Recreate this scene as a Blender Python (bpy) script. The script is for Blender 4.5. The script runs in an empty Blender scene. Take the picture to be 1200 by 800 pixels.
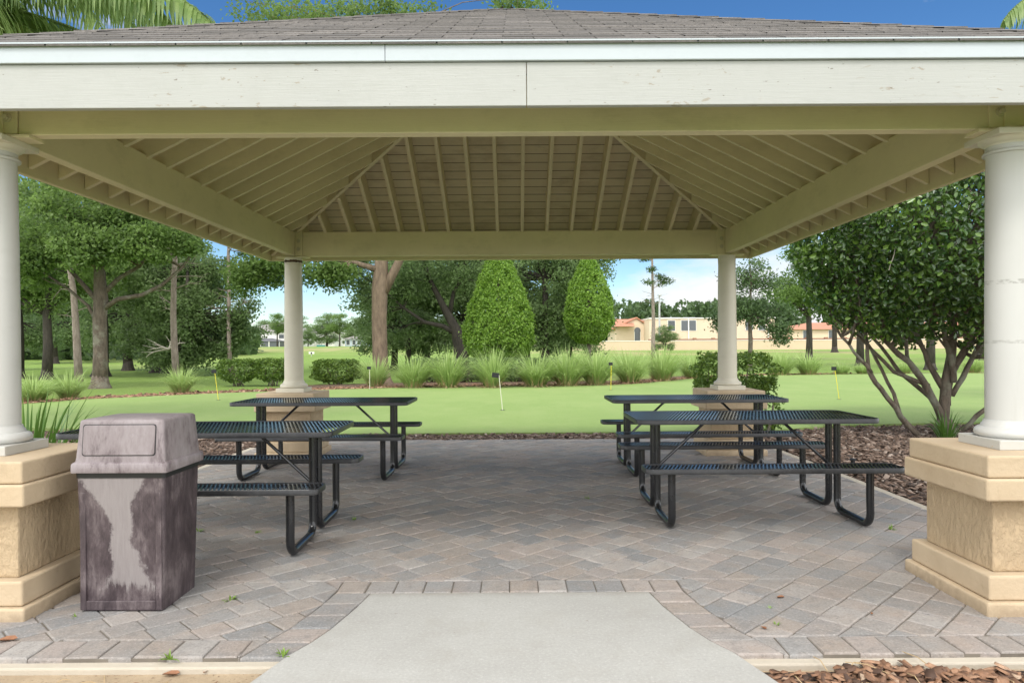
import bpy, math, random
import numpy as np
from mathutils import Vector, Matrix

PI = math.pi
scene = bpy.context.scene
COL = scene.collection
R = random.Random(11)

# ------------------------------------------------------------------ helpers
H, F = 1.32, 835.0
def gp(px, py):
    """ground point (x, y) seen at a pixel of the 1200x800 photograph"""
    d = H * F / (py - 406.0)
    return ((px - 603.0) * d / F, d)
def sm(t):
    t = max(0.0, min(1.0, t)); return t * t * (3 - 2 * t)
def gz(x, y):
    """terrain height"""
    a = 1 - sm((x + 12) / 25.0)
    z = -0.06 + 1.62 * sm((y - 58) / 75.0) * a + 0.42 * sm((y - 60) / 80.0) * (1 - a)
    if y > 260: z += (y - 260) * 0.002
    return z

class MB:
    def __init__(s): s.v = []; s.f = []; s.t = []; s.m = []
    def add(s, vs, fs, tint=0.5, mi=0):
        o = len(s.v); s.v.extend([tuple(v) for v in vs])
        for f in fs:
            s.f.append(tuple(i + o for i in f)); s.t.append(tint); s.m.append(mi)
    def box(s, c, d, M=None, tint=0.5, mi=0):
        x, y, z = d[0] / 2, d[1] / 2, d[2] / 2
        vs = [Vector((sx * x, sy * y, sz * z)) for sz in (-1, 1) for sx, sy in ((-1, -1), (1, -1), (1, 1), (-1, 1))]
        if M is not None: vs = [M @ v for v in vs]
        vs = [v + Vector(c) for v in vs]
        s.add(vs, [(3, 2, 1, 0), (4, 5, 6, 7), (0, 1, 5, 4), (1, 2, 6, 5), (2, 3, 7, 6), (3, 0, 4, 7)], tint, mi)
    def box2(s, a, b, tint=0.5, mi=0):
        s.box([(a[i] + b[i]) / 2 for i in range(3)], [abs(b[i] - a[i]) for i in range(3)], None, tint, mi)
    def bar(s, p, q, w, h, tint=0.5):
        p, q = Vector(p), Vector(q); d = q - p; L = d.length
        M = d.to_track_quat('X', 'Z').to_matrix()
        s.box((p + q) / 2, (L, w, h), M, tint)
    def tube(s, pts, rad, n=8, cap=True, tint=0.5, mi=0):
        pts = [Vector(p) for p in pts]; k = len(pts)
        if not hasattr(rad, '__len__'): rad = [rad] * k
        t0 = (pts[1] - pts[0]).normalized()
        u = t0.orthogonal().normalized(); vs = []
        for i in range(k):
            t = (pts[min(i + 1, k - 1)] - pts[max(i - 1, 0)]).normalized()
            u = (u - t * u.dot(t))
            u = u.normalized() if u.length > 1e-6 else t.orthogonal().normalized()
            w = t.cross(u)
            for j in range(n):
                a = 2 * PI * j / n
                vs.append(pts[i] + (u * math.cos(a) + w * math.sin(a)) * rad[i])
        fs = [(i * n + j, i * n + (j + 1) % n, (i + 1) * n + (j + 1) % n, (i + 1) * n + j) for i in range(k - 1) for j in range(n)]
        if cap: fs += [tuple(range(n - 1, -1, -1)), tuple(range((k - 1) * n, k * n))]
        s.add(vs, fs, tint, mi)
    def lathe(s, prof, c=(0, 0, 0), n=40, tint=0.5):
        vs = []; k = len(prof)
        for r, z in prof:
            for j in range(n):
                a = 2 * PI * j / n
                vs.append((c[0] + r * math.cos(a), c[1] + r * math.sin(a), c[2] + z))
        fs = [(i * n + j, i * n + (j + 1) % n, (i + 1) * n + (j + 1) % n, (i + 1) * n + j) for i in range(k - 1) for j in range(n)]
        fs += [tuple(range(n - 1, -1, -1)), tuple(range((k - 1) * n, k * n))]
        s.add(vs, fs, tint)
    def loft(s, loops, cap=True, tint=0.5):
        n = len(loops[0]); k = len(loops); vs = [p for l in loops for p in l]
        fs = [(i * n + j, i * n + (j + 1) % n, (i + 1) * n + (j + 1) % n, (i + 1) * n + j) for i in range(k - 1) for j in range(n)]
        if cap: fs += [tuple(range(n - 1, -1, -1)), tuple(range((k - 1) * n, k * n))]
        s.add(vs, fs, tint)
    def prism(s, poly, vec, tint=0.5):
        """polygon (list of 3d points) swept along vec"""
        n = len(poly); a = [Vector(p) for p in poly]; b = [p + Vector(vec) for p in a]
        s.add(a + b, [tuple(range(n - 1, -1, -1)), tuple(range(n, 2 * n))] + [(i, (i + 1) % n, (i + 1) % n + n, i + n) for i in range(n)], tint)
    def build(s, name, mats, parent=None, smooth=False, bevel=0, seg=2, loc=None):
        me = bpy.data.meshes.new(name)
        me.from_pydata([tuple(v) for v in s.v], [], s.f)
        if not isinstance(mats, (list, tuple)): mats = [mats]
        for m in mats: me.materials.append(m)
        at = me.attributes.new('tint', 'FLOAT', 'FACE'); at.data.foreach_set('value', np.array(s.t, dtype=np.float32))
        me.polygons.foreach_set('material_index', np.array(s.m, dtype=np.int32))
        me.update()
        o = bpy.data.objects.new(name, me); COL.objects.link(o)
        if parent is not None: o.parent = parent
        if loc is not None: o.location = loc
        if smooth:
            me.polygons.foreach_set('use_smooth', np.ones(len(me.polygons), dtype=bool))
            if smooth != 'all': me.set_sharp_from_angle(angle=math.radians(42))
        if bevel:
            b = o.modifiers.new('bevel', 'BEVEL'); b.width = bevel; b.segments = seg; b.limit_method = 'ANGLE'; b.angle_limit = math.radians(40)
        return o

def np_mesh(name, verts, faces, tint, mat, parent=None, smooth=False, loc=None):
    """verts (N,3), faces (M,k) arrays, tint (M,)"""
    me = bpy.data.meshes.new(name)
    verts = np.asarray(verts, dtype=np.float32); faces = np.asarray(faces, dtype=np.int32)
    m, k = faces.shape
    me.vertices.add(len(verts)); me.vertices.foreach_set('co', verts.ravel())
    me.loops.add(m * k); me.loops.foreach_set('vertex_index', faces.ravel())
    me.polygons.add(m); me.polygons.foreach_set('loop_start', np.arange(0, m * k, k, dtype=np.int32))
    me.update(calc_edges=True)
    at = me.attributes.new('tint', 'FLOAT', 'FACE'); at.data.foreach_set('value', np.asarray(tint, dtype=np.float32))
    me.materials.append(mat)
    if smooth: me.polygons.foreach_set('use_smooth', np.ones(m, dtype=bool))
    o = bpy.data.objects.new(name, me); COL.objects.link(o)
    if parent is not None: o.parent = parent
    if loc is not None: o.location = loc
    return o

def tag(o, label, cat, group=None):
    o['label'] = label; o['category'] = cat
    if group: o['group'] = group
    return o
def thing(name, label, cat, loc=(0, 0, 0), rz=0, group=None):
    o = bpy.data.objects.new(name, None); COL.objects.link(o)
    o.location = loc; o.rotation_euler = (0, 0, rz); o.empty_display_size = 0.2
    return tag(o, label, cat, group)
def structure(o): o['kind'] = 'structure'; return o
def stuff(o, label=None, cat=None):
    o['kind'] = 'stuff'
    if label: tag(o, label, cat)
    return o
def dup(root, loc, rz=0, label=None, scale=None, group=None, name=None):
    r = root.copy(); COL.objects.link(r); r.location = loc; r.rotation_euler = (0, 0, rz)
    if label: r['label'] = label
    if group: r['group'] = group
    if scale is not None: r.scale = scale if hasattr(scale, '__len__') else (scale,) * 3
    for ch in list(root.children):
        c = ch.copy(); COL.objects.link(c); c.parent = r
        for g in list(ch.children):
            d = g.copy(); COL.objects.link(d); d.parent = c
    return r

# ------------------------------------------------------------------ materials
class NT:
    def __init__(s, name):
        s.m = bpy.data.materials.new(name); s.m.use_nodes = True
        s.t = s.m.node_tree; s.b = s.t.nodes['Principled BSDF']; s.out = s.t.nodes['Material Output']
    def n(s, typ, ins=None, **props):
        nd = s.t.nodes.new(typ)
        for k, v in props.items(): setattr(nd, k, v)
        for k, v in (ins or {}).items():
            if isinstance(v, bpy.types.NodeSocket): s.t.links.new(v, nd.inputs[k])
            else: nd.inputs[k].default_value = v
        return nd
    def link(s, a, b): s.t.links.new(a, b)
    def coord(s, kind='Object'): return s.n('ShaderNodeTexCoord').outputs[kind]
    def mapping(s, vec, scale=(1, 1, 1), rot=(0, 0, 0), loc=(0, 0, 0)):
        return s.n('ShaderNodeMapping', {'Vector': vec, 'Scale': scale, 'Rotation': rot, 'Location': loc}).outputs[0]
    def noise(s, vec, scale=5, detail=4, rough=0.55, dist=0):
        return s.n('ShaderNodeTexNoise', {'Vector': vec, 'Scale': scale, 'Detail': detail, 'Roughness': rough, 'Distortion': dist}).outputs['Fac']
    def voro(s, vec, scale=5, feature='F1', out='Distance'):
        return s.n('ShaderNodeTexVoronoi', {'Vector': vec, 'Scale': scale}, feature=feature).outputs[out]
    def ramp(s, fac, stops, interp='LINEAR'):
        nd = s.n('ShaderNodeValToRGB', {'Fac': fac}); r = nd.color_ramp; r.interpolation = interp
        while len(r.elements) < len(stops): r.elements.new(0.5)
        for e, (p, c) in zip(r.elements, stops):
            e.position = p; e.color = (c[0], c[1], c[2], 1) if hasattr(c, '__len__') else (c, c, c, 1)
        return nd.outputs['Color']
    def mix(s, fac, a, b, mode='MIX'):
        nd = s.n('ShaderNodeMix', data_type='RGBA', blend_type=mode)
        for k, v in ((0, fac), (6, a), (7, b)):
            if isinstance(v, bpy.types.NodeSocket): s.link(v, nd.inputs[k])
            elif k == 0: nd.inputs[0].default_value = v
            else: nd.inputs[k].default_value = (v[0], v[1], v[2], 1)
        return nd.outputs[2]
    def math(s, op, a, b=None, c=None):
        nd = s.n('ShaderNodeMath', operation=op)
        for i, v in enumerate((a, b, c)):
            if v is None: continue
            if isinstance(v, bpy.types.NodeSocket): s.link(v, nd.inputs[i])
            else: nd.inputs[i].default_value = v
        return nd.outputs[0]
    def mrange(s, v, a, b, c=0.0, d=1.0):
        return s.n('ShaderNodeMapRange', {'Value': v, 'From Min': a, 'From Max': b, 'To Min': c, 'To Max': d}).outputs[0]
    def attr(s, name='tint'): return s.n('ShaderNodeAttribute', attribute_name=name).outputs['Fac']
    def sep(s, v): return s.n('ShaderNodeSeparateXYZ', {'Vector': v}).outputs
    def bump(s, h, strength=0.3, dist=0.01):
        o = s.n('ShaderNodeBump', {'Height': h, 'Strength': strength, 'Distance': dist}).outputs[0]
        s.link(o, s.b.inputs['Normal']); return o
    def set(s, col=None, rough=None, **kw):
        for k, v in (('Base Color', col), ('Roughness', rough)):
            if v is None: continue
            if isinstance(v, bpy.types.NodeSocket): s.link(v, s.b.inputs[k])
            else: s.b.inputs[k].default_value = (v[0], v[1], v[2], 1) if k == 'Base Color' else v
        for k, v in kw.items():
            k = k.replace('_', ' ')
            s.b.inputs[k].default_value = v
        return s.m

def paint(name, col, rough=0.5, wear=0.0, grain=True, dirt=0.15, wearcol=(0.30, 0.265, 0.21)):
    t = NT(name); c = t.coord()
    n1 = t.noise(c, 1.3, 5, 0.6); n2 = t.noise(c, 14, 5, 0.65)
    k = t.mix(t.mrange(n1, 0.35, 0.7), col, [x * (1 - dirt) for x in col])
    k = t.mix(t.math('MULTIPLY', t.mrange(n2, 0.55, 0.8), 0.35), k, [x * 0.82 for x in col])
    k = t.mix(t.mrange(t.noise(t.mapping(c, (1, 1, 2.2)), 3.3, 6, 0.72), 0.52, 0.78, 0, .55 if grain and not wear else .25), k, [col[0] * .66, col[1] * .66, col[2] * .60])
    if wear:
        w = t.noise(t.mapping(c, (5, 5, 16)), 2.2, 5, 0.62, 0.4)
        w2 = t.noise(c, 0.9, 2, 0.5)
        msk = t.math('MULTIPLY', t.mrange(w, 0.625, 0.64), t.mrange(w2, 0.47, 0.52))
        k = t.mix(t.math('MULTIPLY', msk, wear), k, wearcol)
    if wear: k = t.mix(t.math('MULTIPLY', t.mrange(t.noise(t.mapping(c, (9, 9, 26)), 3.0, 2, 0.5, 0.3), 0.735, 0.76), .8), k, (0.16, 0.14, 0.11))
    t.set(k, rough)
    if grain:
        g = t.noise(t.mapping(c, (3, 3, 60)), 2.5, 4, 0.6)
        g2 = t.noise(c, 40, 3, 0.6)
        t.bump(t.math('ADD', g, t.math('MULTIPLY', g2, 0.5)), 0.25, 0.004)
    return t.m

M = {}
def leaf_mat(name, dark, light, rough=0.5, trans=0.3, tcol=None, spec=0.4):
    t = NT(name); a = t.attr()
    k = t.mix(a, dark, light); t.set(k, rough); t.b.inputs['Specular IOR Level'].default_value = spec
    tr = t.n('ShaderNodeBsdfTranslucent', {'Color': t.mix(0.5, k, tcol or [x * 1.5 for x in light])})
    mx = t.n('ShaderNodeMixShader', {0: trans}); t.link(t.b.outputs[0], mx.inputs[1]); t.link(tr.outputs[0], mx.inputs[2])
    t.link(mx.outputs[0], t.out.inputs[0]); return t.m
M['oak_leaf'] = leaf_mat('oak_leaf', (0.065, 0.12, 0.028), (0.20, 0.30, 0.08), trans=0.5)
M['dark_leaf'] = leaf_mat('dark_leaf', (0.085, 0.135, 0.05), (0.21, 0.30, 0.115), trans=0.5)
M['bright_leaf'] = leaf_mat('bright_leaf', (0.075, 0.165, 0.02), (0.27, 0.43, 0.065), 0.42, 0.4)
M['waxy_leaf'] = leaf_mat('waxy_leaf', (0.024, 0.066, 0.022), (0.19, 0.32, 0.05), 0.2, 0.3, spec=0.8)
M['hedge_leaf'] = leaf_mat('hedge_leaf', (0.045, 0.10, 0.018), (0.17, 0.26, 0.04), 0.4)
M['pine_leaf'] = leaf_mat('pine_leaf', (0.035, 0.07, 0.022), (0.10, 0.16, 0.05))
M['far_leaf'] = leaf_mat('far_leaf', (0.05, 0.09, 0.035), (0.12, 0.19, 0.07))
M['palm_leaf'] = leaf_mat('palm_leaf', (0.08, 0.16, 0.035), (0.28, 0.37, 0.13), 0.4, 0.4)
M['blade'] = leaf_mat('grass_blade', (0.12, 0.23, 0.04), (0.44, 0.56, 0.21), 0.5)
M['strap_leaf'] = leaf_mat('strap_leaf', (0.03, 0.09, 0.015), (0.12, 0.23, 0.04), 0.35)

def bark(name, a, b, scale=9, lichen=None):
    t = NT(name); c = t.coord()
    v = t.noise(t.mapping(c, (1, 1, 0.28)), scale, 6, 0.7)
    k = t.ramp(v, [(0.3, a), (0.7, b)])
    if lichen: k = t.mix(t.mrange(t.noise(c, 3.0, 4, 0.6), 0.5, 0.68), k, lichen)
    t.set(k, 0.9); t.bump(v, 0.8, 0.03); return t.m
M['bark'] = bark('oak_bark', (0.055, 0.042, 0.032), (0.165, 0.13, 0.10), lichen=(0.19, 0.185, 0.145))
M['bark_big'] = bark('live_oak_bark', (0.085, 0.06, 0.042), (0.23, 0.17, 0.115))
M['bark_dark'] = bark('dark_bark', (0.02, 0.017, 0.014), (0.07, 0.058, 0.046))
M['bark_pine'] = bark('pine_bark', (0.15, 0.115, 0.095), (0.36, 0.30, 0.26))
M['bark_shrub'] = bark('shrub_bark', (0.06, 0.046, 0.034), (0.20, 0.16, 0.12), 14, lichen=(0.23, 0.235, 0.18))

M['cream'] = paint('cream_wood_paint', (0.72, 0.645, 0.425), 0.55, 0.0, dirt=0.12)
M['cream_fascia'] = paint('pale_cream_board_paint', (0.41, 0.41, 0.39), 0.5, 0.85, dirt=0.06)
M['trim'] = paint('white_drip_edge', (0.47, 0.51, 0.54), 0.35, 0.0, grain=False, dirt=0.05)
M['column'] = paint('white_column_paint', (0.53, 0.525, 0.50), 0.4, 0.0, grain=False, dirt=0.05)
M['column_aged'] = paint('aged_column_paint', (0.66, 0.62, 0.51), 0.45, 0.0, grain=False, dirt=0.12)
M['plinth'] = paint('chipped_plinth_paint', (0.53, 0.52, 0.48), 0.5, 0.6, grain=False, wearcol=(0.5, 0.36, 0.2))
t = NT('strap_marked_column_paint'); c = t.coord(); xyz = t.sep(c); n1 = t.noise(c, 1.3, 5, .6)
k = t.mix(t.mrange(n1, .35, .7), (0.53, 0.525, 0.50), (0.49, 0.485, 0.46)); nn = t.noise(t.mapping(c, (1, 1, 2)), 26, 4, .75)
for zc, hw, st_ in ((1.645, .012, .75), (1.33, .009, .55)):
    b_ = t.math('LESS_THAN', t.math('ABSOLUTE', t.math('SUBTRACT', xyz[2], zc)), hw); k = t.mix(t.math('MULTIPLY', b_, t.mrange(nn, .46, .60, 0, st_)), k, (0.30, 0.29, 0.265))
k = t.mix(t.mrange(t.noise(t.mapping(c, (4, 4, .5)), 4, 5, .7), .58, .8, 0, .35), k, (0.40, 0.385, 0.34))
M['column_marked'] = t.set(k, .4)
M['rust'] = paint('bare_brown_band', (0.10, 0.055, 0.03), 0.8, 0, dirt=0.5)
M['bolt'] = paint('painted_bolt', (0.58, 0.53, 0.37), 0.45, 0.0, grain=False)

t = NT('ceiling_boards'); c = t.coord(); z = t.sep(c)[2]
fr = t.math('FRACT', t.math('DIVIDE', z, 0.064)); idx = t.math('FLOOR', t.math('DIVIDE', z, 0.064))
gap = t.math('LESS_THAN', fr, 0.07)
wn = t.n('ShaderNodeTexWhiteNoise', {'W': idx}, noise_dimensions='1D').outputs['Value']
k = t.mix(wn, (0.62, 0.545, 0.37), (0.72, 0.64, 0.44))
k = t.mix(t.mrange(t.noise(t.mapping(c, (1, 1, 4)), 2.0, 5, 0.65), 0.5, 0.72), k, (0.50, 0.42, 0.27))
k = t.mix(gap, k, (0.12, 0.10, 0.06))
t.set(k, 0.6); t.bump(t.math('SUBTRACT', 1.0, gap), 0.6, 0.006); M['ceiling'] = t.m

t = NT('stucco'); c = t.coord()
n1 = t.noise(t.mapping(c, (1, 1, .55)), 24, 6, 0.66, 0.25); n2 = t.noise(c, 2.2, 4, 0.6)
k = t.mix(t.mrange(n2, 0.3, 0.75), (0.52, 0.40, 0.255), (0.44, 0.325, 0.20))
t.set(k, 0.85); t.bump(t.ramp(n1, [(0.40, 0), (0.62, 1)]), 0.62, 0.014); M['stucco'] = t.m
t = NT('smooth_stucco'); c = t.coord()
n1 = t.noise(c, 45, 4, 0.6); n2 = t.noise(c, 1.8, 5, 0.65)
k = t.mix(t.mrange(n2, 0.35, 0.75), (0.53, 0.42, 0.285), (0.44, 0.335, 0.215))
k = t.mix(t.mrange(t.noise(c, 9, 4, 0.7), 0.62, 0.8), k, (0.36, 0.27, 0.17))
zz_ = t.sep(c)[2]; k = t.mix(t.math('MULTIPLY', t.mrange(t.math('ADD', zz_, t.math('MULTIPLY', t.noise(c, 14, 5, .7), -.16)), -.02, -.09), .7), k, (0.27, 0.20, 0.13))
k = t.mix(t.mrange(t.noise(t.mapping(c, (1, 1, .25)), 10, 5, .75), .60, .75, 0, .5), k, (0.35, 0.265, 0.17))
t.set(k, 0.85); t.bump(t.math('ADD', n1, t.math('MULTIPLY', t.noise(c, 7, 3, .6), 2.0)), 0.45, 0.006); M['stucco_smooth'] = t.m

t = NT('shingle'); c = t.coord(); a = t.attr()
k = t.mix(a, (0.085, 0.078, 0.072), (0.20, 0.18, 0.165))
k = t.mix(t.mrange(t.noise(c, 60, 3, 0.7), 0.4, 0.75), k, (0.07, 0.065, 0.06))
t.set(k, 0.95); t.bump(t.noise(c, 180, 2, 0.6), 0.5, 0.004); M['shingle'] = t.m

t = NT('paver'); c = t.coord(); a = t.attr()
k = t.ramp(a, [(0.0, (0.205, 0.21, 0.215)), (0.22, (0.285, 0.275, 0.265)), (0.42, (0.315, 0.27, 0.235)), (0.58, (0.235, 0.235, 0.235)), (0.78, (0.335, 0.285, 0.255)), (1.0, (0.36, 0.34, 0.32))])
big = t.noise(c, 5.5, 4, 0.6); k = t.mix(t.math('MULTIPLY', t.mrange(big, 0.45, 0.7), 0.45), k, (0.33, 0.255, 0.20))
big2 = t.noise(t.mapping(c, (1, 1, 1), loc=(7, 3, 0)), 7, 4, 0.6); k = t.mix(t.math('MULTIPLY', t.mrange(big2, 0.5, 0.75), 0.5), k, (0.22, 0.22, 0.215))
dirt = t.noise(c, 0.8, 4, 0.6); k = t.mix(t.math('MULTIPLY', t.mrange(dirt, 0.45, 0.75), 0.4), k, (0.20, 0.18, 0.16))
fine = t.noise(c, 85, 4, 0.8); k = t.mix(t.mrange(fine, 0.55, 0.72, 0, 0.75), k, (0.52, 0.49, 0.45))
k = t.mix(t.mrange(fine, 0.46, 0.30, 0, 0.7), k, (0.11, 0.105, 0.10))
mid = t.noise(c, 16, 4, 0.7); k = t.mix(t.mrange(mid, 0.5, 0.72, 0, 0.5), k, (0.155, 0.145, 0.138))
t.set(k, 0.75); t.bump(t.math('ADD', fine, t.noise(c, 30, 4, 0.6)), 0.35, 0.004); M['paver'] = t.m

t = NT('joint_sand'); c = t.coord(); k = t.mix(t.noise(c, 9, 4), (0.07, 0.06, 0.05), (0.24, 0.21, 0.17)); t.set(k, 0.95); M['joint'] = t.m

t = NT('concrete'); c = t.coord()
k = t.mix(t.mrange(t.noise(c, 1.6, 6, 0.65), 0.3, 0.7), (0.405, 0.40, 0.375), (0.345, 0.338, 0.315))
sp_ = t.noise(c, 75, 4, 0.8); k = t.mix(t.mrange(sp_, 0.54, 0.72, 0, 0.6), k, (0.27, 0.26, 0.235)); k = t.mix(t.mrange(sp_, 0.46, 0.32, 0, 0.5), k, (0.56, 0.55, 0.52))
k = t.mix(t.mrange(t.noise(c, 19, 4, 0.75), 0.68, 0.72, 0, 0.7), k, (0.20, 0.17, 0.13))
k = t.mix(t.mrange(t.noise(c, 4.0, 5, 0.7), 0.5, 0.75, 0, 0.55), k, (0.32, 0.305, 0.27))
brm = t.noise(t.mapping(c, (1.5, 60, 1)), 3.0, 3, 0.6); k = t.mix(t.mrange(brm, .45, .65, 0, .16), k, (0.30, 0.29, 0.265))
ey = t.sep(c); k = t.mix(t.math('MULTIPLY', t.mrange(t.math('ADD', ey[1], t.math('MULTIPLY', t.noise(c, 9, 4, .7), .1)), 3.82, 3.89), .45), k, (0.22, 0.19, 0.15))
t.set(k, 0.85); t.bump(t.noise(c, 80, 3, 0.7), 0.35, 0.003); M['concrete'] = t.m
t = NT('concrete_footing'); c = t.coord()
k = t.mix(t.noise(c, 6, 5, 0.7), (0.54, 0.49, 0.41), (0.40, 0.35, 0.27)); t.set(k, 0.9); t.bump(t.noise(c, 60, 4, 0.7), 0.5, 0.006); M['footing'] = t.m
t = NT('sand'); c = t.coord()
k = t.mix(t.mrange(t.noise(c, 3.0, 5, 0.7), 0.3, 0.7), (0.46, 0.36, 0.24), (0.32, 0.24, 0.155))
k = t.mix(t.mrange(t.noise(c, 38, 5, 0.8), 0.56, 0.68), k, (0.15, 0.10, 0.06))
t.set(k, 0.95); t.bump(t.noise(c, 40, 5, 0.75), 0.7, 0.015); M['sand'] = t.m
def mulch_mat(name, a, b, d):
    t = NT(name); c = t.coord()
    v = t.n('ShaderNodeTexVoronoi', {'Vector': t.mapping(c, (1, 1.7, 1)), 'Scale': 22.0}); cr = t.sep(v.outputs['Color'])[0]
    k = t.mix(cr, a, b); k = t.mix(t.mrange(v.outputs['Distance'], 0.25, 0.55), k, d)
    t.set(k, 0.9); t.bump(t.math('SUBTRACT', 1.0, v.outputs['Distance']), 0.9, 0.03); return t.m
M['mulch'] = mulch_mat('mulch_ground', (0.17, 0.09, 0.05), (0.36, 0.22, 0.14), (0.035, 0.02, 0.014))
M['mulch_pale'] = mulch_mat('mulch_pale_ground', (0.20, 0.12, 0.07), (0.42, 0.28, 0.18), (0.07, 0.04, 0.025))
t = NT('bark_chip'); a = t.attr(); c = t.coord()
k = t.ramp(a, [(0, (0.05, 0.028, 0.02)), (0.3, (0.16, 0.085, 0.05)), (0.6, (0.30, 0.16, 0.09)), (0.85, (0.40, 0.24, 0.15)), (1, (0.52, 0.40, 0.29))])
k = t.mix(t.mrange(t.noise(c, 70, 3, 0.7), 0.45, 0.75, 0, 0.6), k, (0.09, 0.05, 0.03)); t.set(k, 0.75); M['chip'] = t.m
t = NT('grey_bark_chip'); a = t.attr(); c = t.coord()
k = t.ramp(a, [(0, (0.04, 0.03, 0.025)), (0.4, (0.13, 0.085, 0.06)), (0.75, (0.24, 0.17, 0.13)), (1, (0.42, 0.36, 0.31))])
t.set(k, 0.8); M['chip_grey'] = t.m

t = NT('putting_turf'); c = t.coord()
k = t.mix(t.mrange(t.noise(c, 0.35, 5, 0.6), 0.3, 0.7), (0.205, 0.300, 0.080), (0.245, 0.335, 0.100))
k = t.mix(t.mrange(t.noise(c, 28, 4, 0.75), 0.42, 0.68, 0, 0.5), k, (0.155, 0.245, 0.055))
k = t.mix(t.mrange(t.noise(t.mapping(c, (1, .5, 1)), 1.1, 6, .7), .45, .70, 0, .6), k, (0.27, 0.34, 0.12))
t.set(k, 0.85); t.bump(t.noise(c, 130, 3, 0.7), 0.5, 0.01); M['turf'] = t.m
t = NT('lawn'); c = t.coord()
k = t.mix(t.mrange(t.noise(c, 0.10, 5, 0.65), 0.3, 0.7), (0.18, 0.29, 0.04), (0.24, 0.345, 0.07))
k = t.mix(t.mrange(t.noise(c, 0.045, 4, 0.6), 0.52, 0.68, 0, 0.8), k, (0.30, 0.30, 0.11))
k = t.mix(t.mrange(t.noise(c, 7, 5, 0.75), 0.42, 0.72, 0, 0.7), k, (0.115, 0.22, 0.026))
xyz = t.sep(c)
bank = t.math('MULTIPLY', t.mrange(xyz[1], 84, 100), t.mrange(xyz[1], 128, 116))
k = t.mix(t.math('MULTIPLY', bank, t.mrange(t.noise(t.mapping(c, (1, 0.4, 1)), 0.12, 4, 0.6), 0.42, 0.6, 0, 0.75)), k, (0.42, 0.34, 0.17))
t.set(k, 0.9); t.bump(t.noise(c, 14, 5, 0.8), 0.8, 0.12); M['lawn'] = t.m

t = NT('black_coated_steel'); c = t.coord()
t.set(t.mix(t.mrange(t.noise(c, 5, 5, 0.7), 0.5, 0.8), (0.012, 0.013, 0.015), (0.03, 0.03, 0.032)), 0.22); t.b.inputs['Specular IOR Level'].default_value = 0.6
t.bump(t.noise(c, 90, 2, 0.5), 0.08, 0.002); M['black'] = t.m
t = NT('worn_rim_coating'); c = t.coord()
t.set(t.mix(t.mrange(t.noise(c, 9, 5, 0.75), 0.45, 0.75), (0.014, 0.014, 0.016), (0.045, 0.044, 0.044)), 0.38); M['black_rim'] = t.m
t = NT('black_plastic'); t.set((0.012, 0.012, 0.013), 0.4); M['black_plastic'] = t.m

def marble(name, front):
    t = NT(name); c = t.coord(); xyz = t.sep(c)
    a = t.noise(t.mapping(c, (1, 1, 0.6)), 6, 6, 0.66, 0.5)
    st = t.noise(t.mapping(c, (1, 1, 0.10), (0, 0.22, 0)), 70, 5, 0.75)
    fu = t.noise(t.mapping(c, (1, 1, 0.35), (0, -0.5, 0)), 32, 5, 0.75, 0.3)
    f = t.math('ADD', t.math('MULTIPLY', a, 0.55), t.math('ADD', t.math('MULTIPLY', st, 0.15), t.math('MULTIPLY', fu, 0.30)))
    if front:
        k = t.ramp(f, [(0.40, (0.030, 0.020, 0.024)), (0.5, (0.068, 0.050, 0.055)), (0.61, (0.165, 0.135, 0.138))])
        zz = xyz[2]
        # pale flow of pigment, pinched above the middle, on the face that looks at the path
        w0 = t.math('ABSOLUTE', t.math('SUBTRACT', zz, 0.37))
        wd = t.math('ADD', 0.042, t.math('MULTIPLY', 0.088, t.math('POWER', t.math('DIVIDE', w0, 0.24), 1.5)))
        ctr = t.math('MULTIPLY', t.math('SUBTRACT', 0.40, zz), 0.16)
        rag = t.math('ADD', t.math('MULTIPLY', t.math('SUBTRACT', t.noise(c, 6, 5, 0.7), 0.5), 0.16), t.math('MULTIPLY', t.math('SUBTRACT', fu, 0.5), 0.05))
        xx = t.math('ABSOLUTE', t.math('ADD', t.math('SUBTRACT', xyz[0], ctr), rag))
        msk = t.math('MULTIPLY', t.mrange(t.math('SUBTRACT', xx, wd), 0.007, -0.010), t.math('LESS_THAN', xyz[1], -0.16))
        sb = t.math('ADD', zz, t.math('ADD', t.math('MULTIPLY', t.math('SUBTRACT', st, 0.5), 0.16), t.math('MULTIPLY', t.math('SUBTRACT', a, 0.5), 0.25)))
        msk = t.math('MULTIPLY', msk, t.mrange(sb, 0.125, 0.16))
        pale = t.mix(st, (0.19, 0.165, 0.165), (0.30, 0.275, 0.27))
        k = t.mix(t.math('MULTIPLY', msk, 0.94), k, pale)
    else:
        k = t.ramp(f, [(0.38, (0.095, 0.07, 0.075)), (0.47, (0.215, 0.18, 0.185)), (0.62, (0.30, 0.265, 0.27))])
    t.set(k, 0.5); t.bump(t.math('ADD', a, t.math('MULTIPLY', fu, 0.8)), 0.35, 0.006); return t.m
M['bin_body'] = marble('marbled_plastic', True); M['bin_lid'] = marble('faded_marbled_plastic', False)

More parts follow.
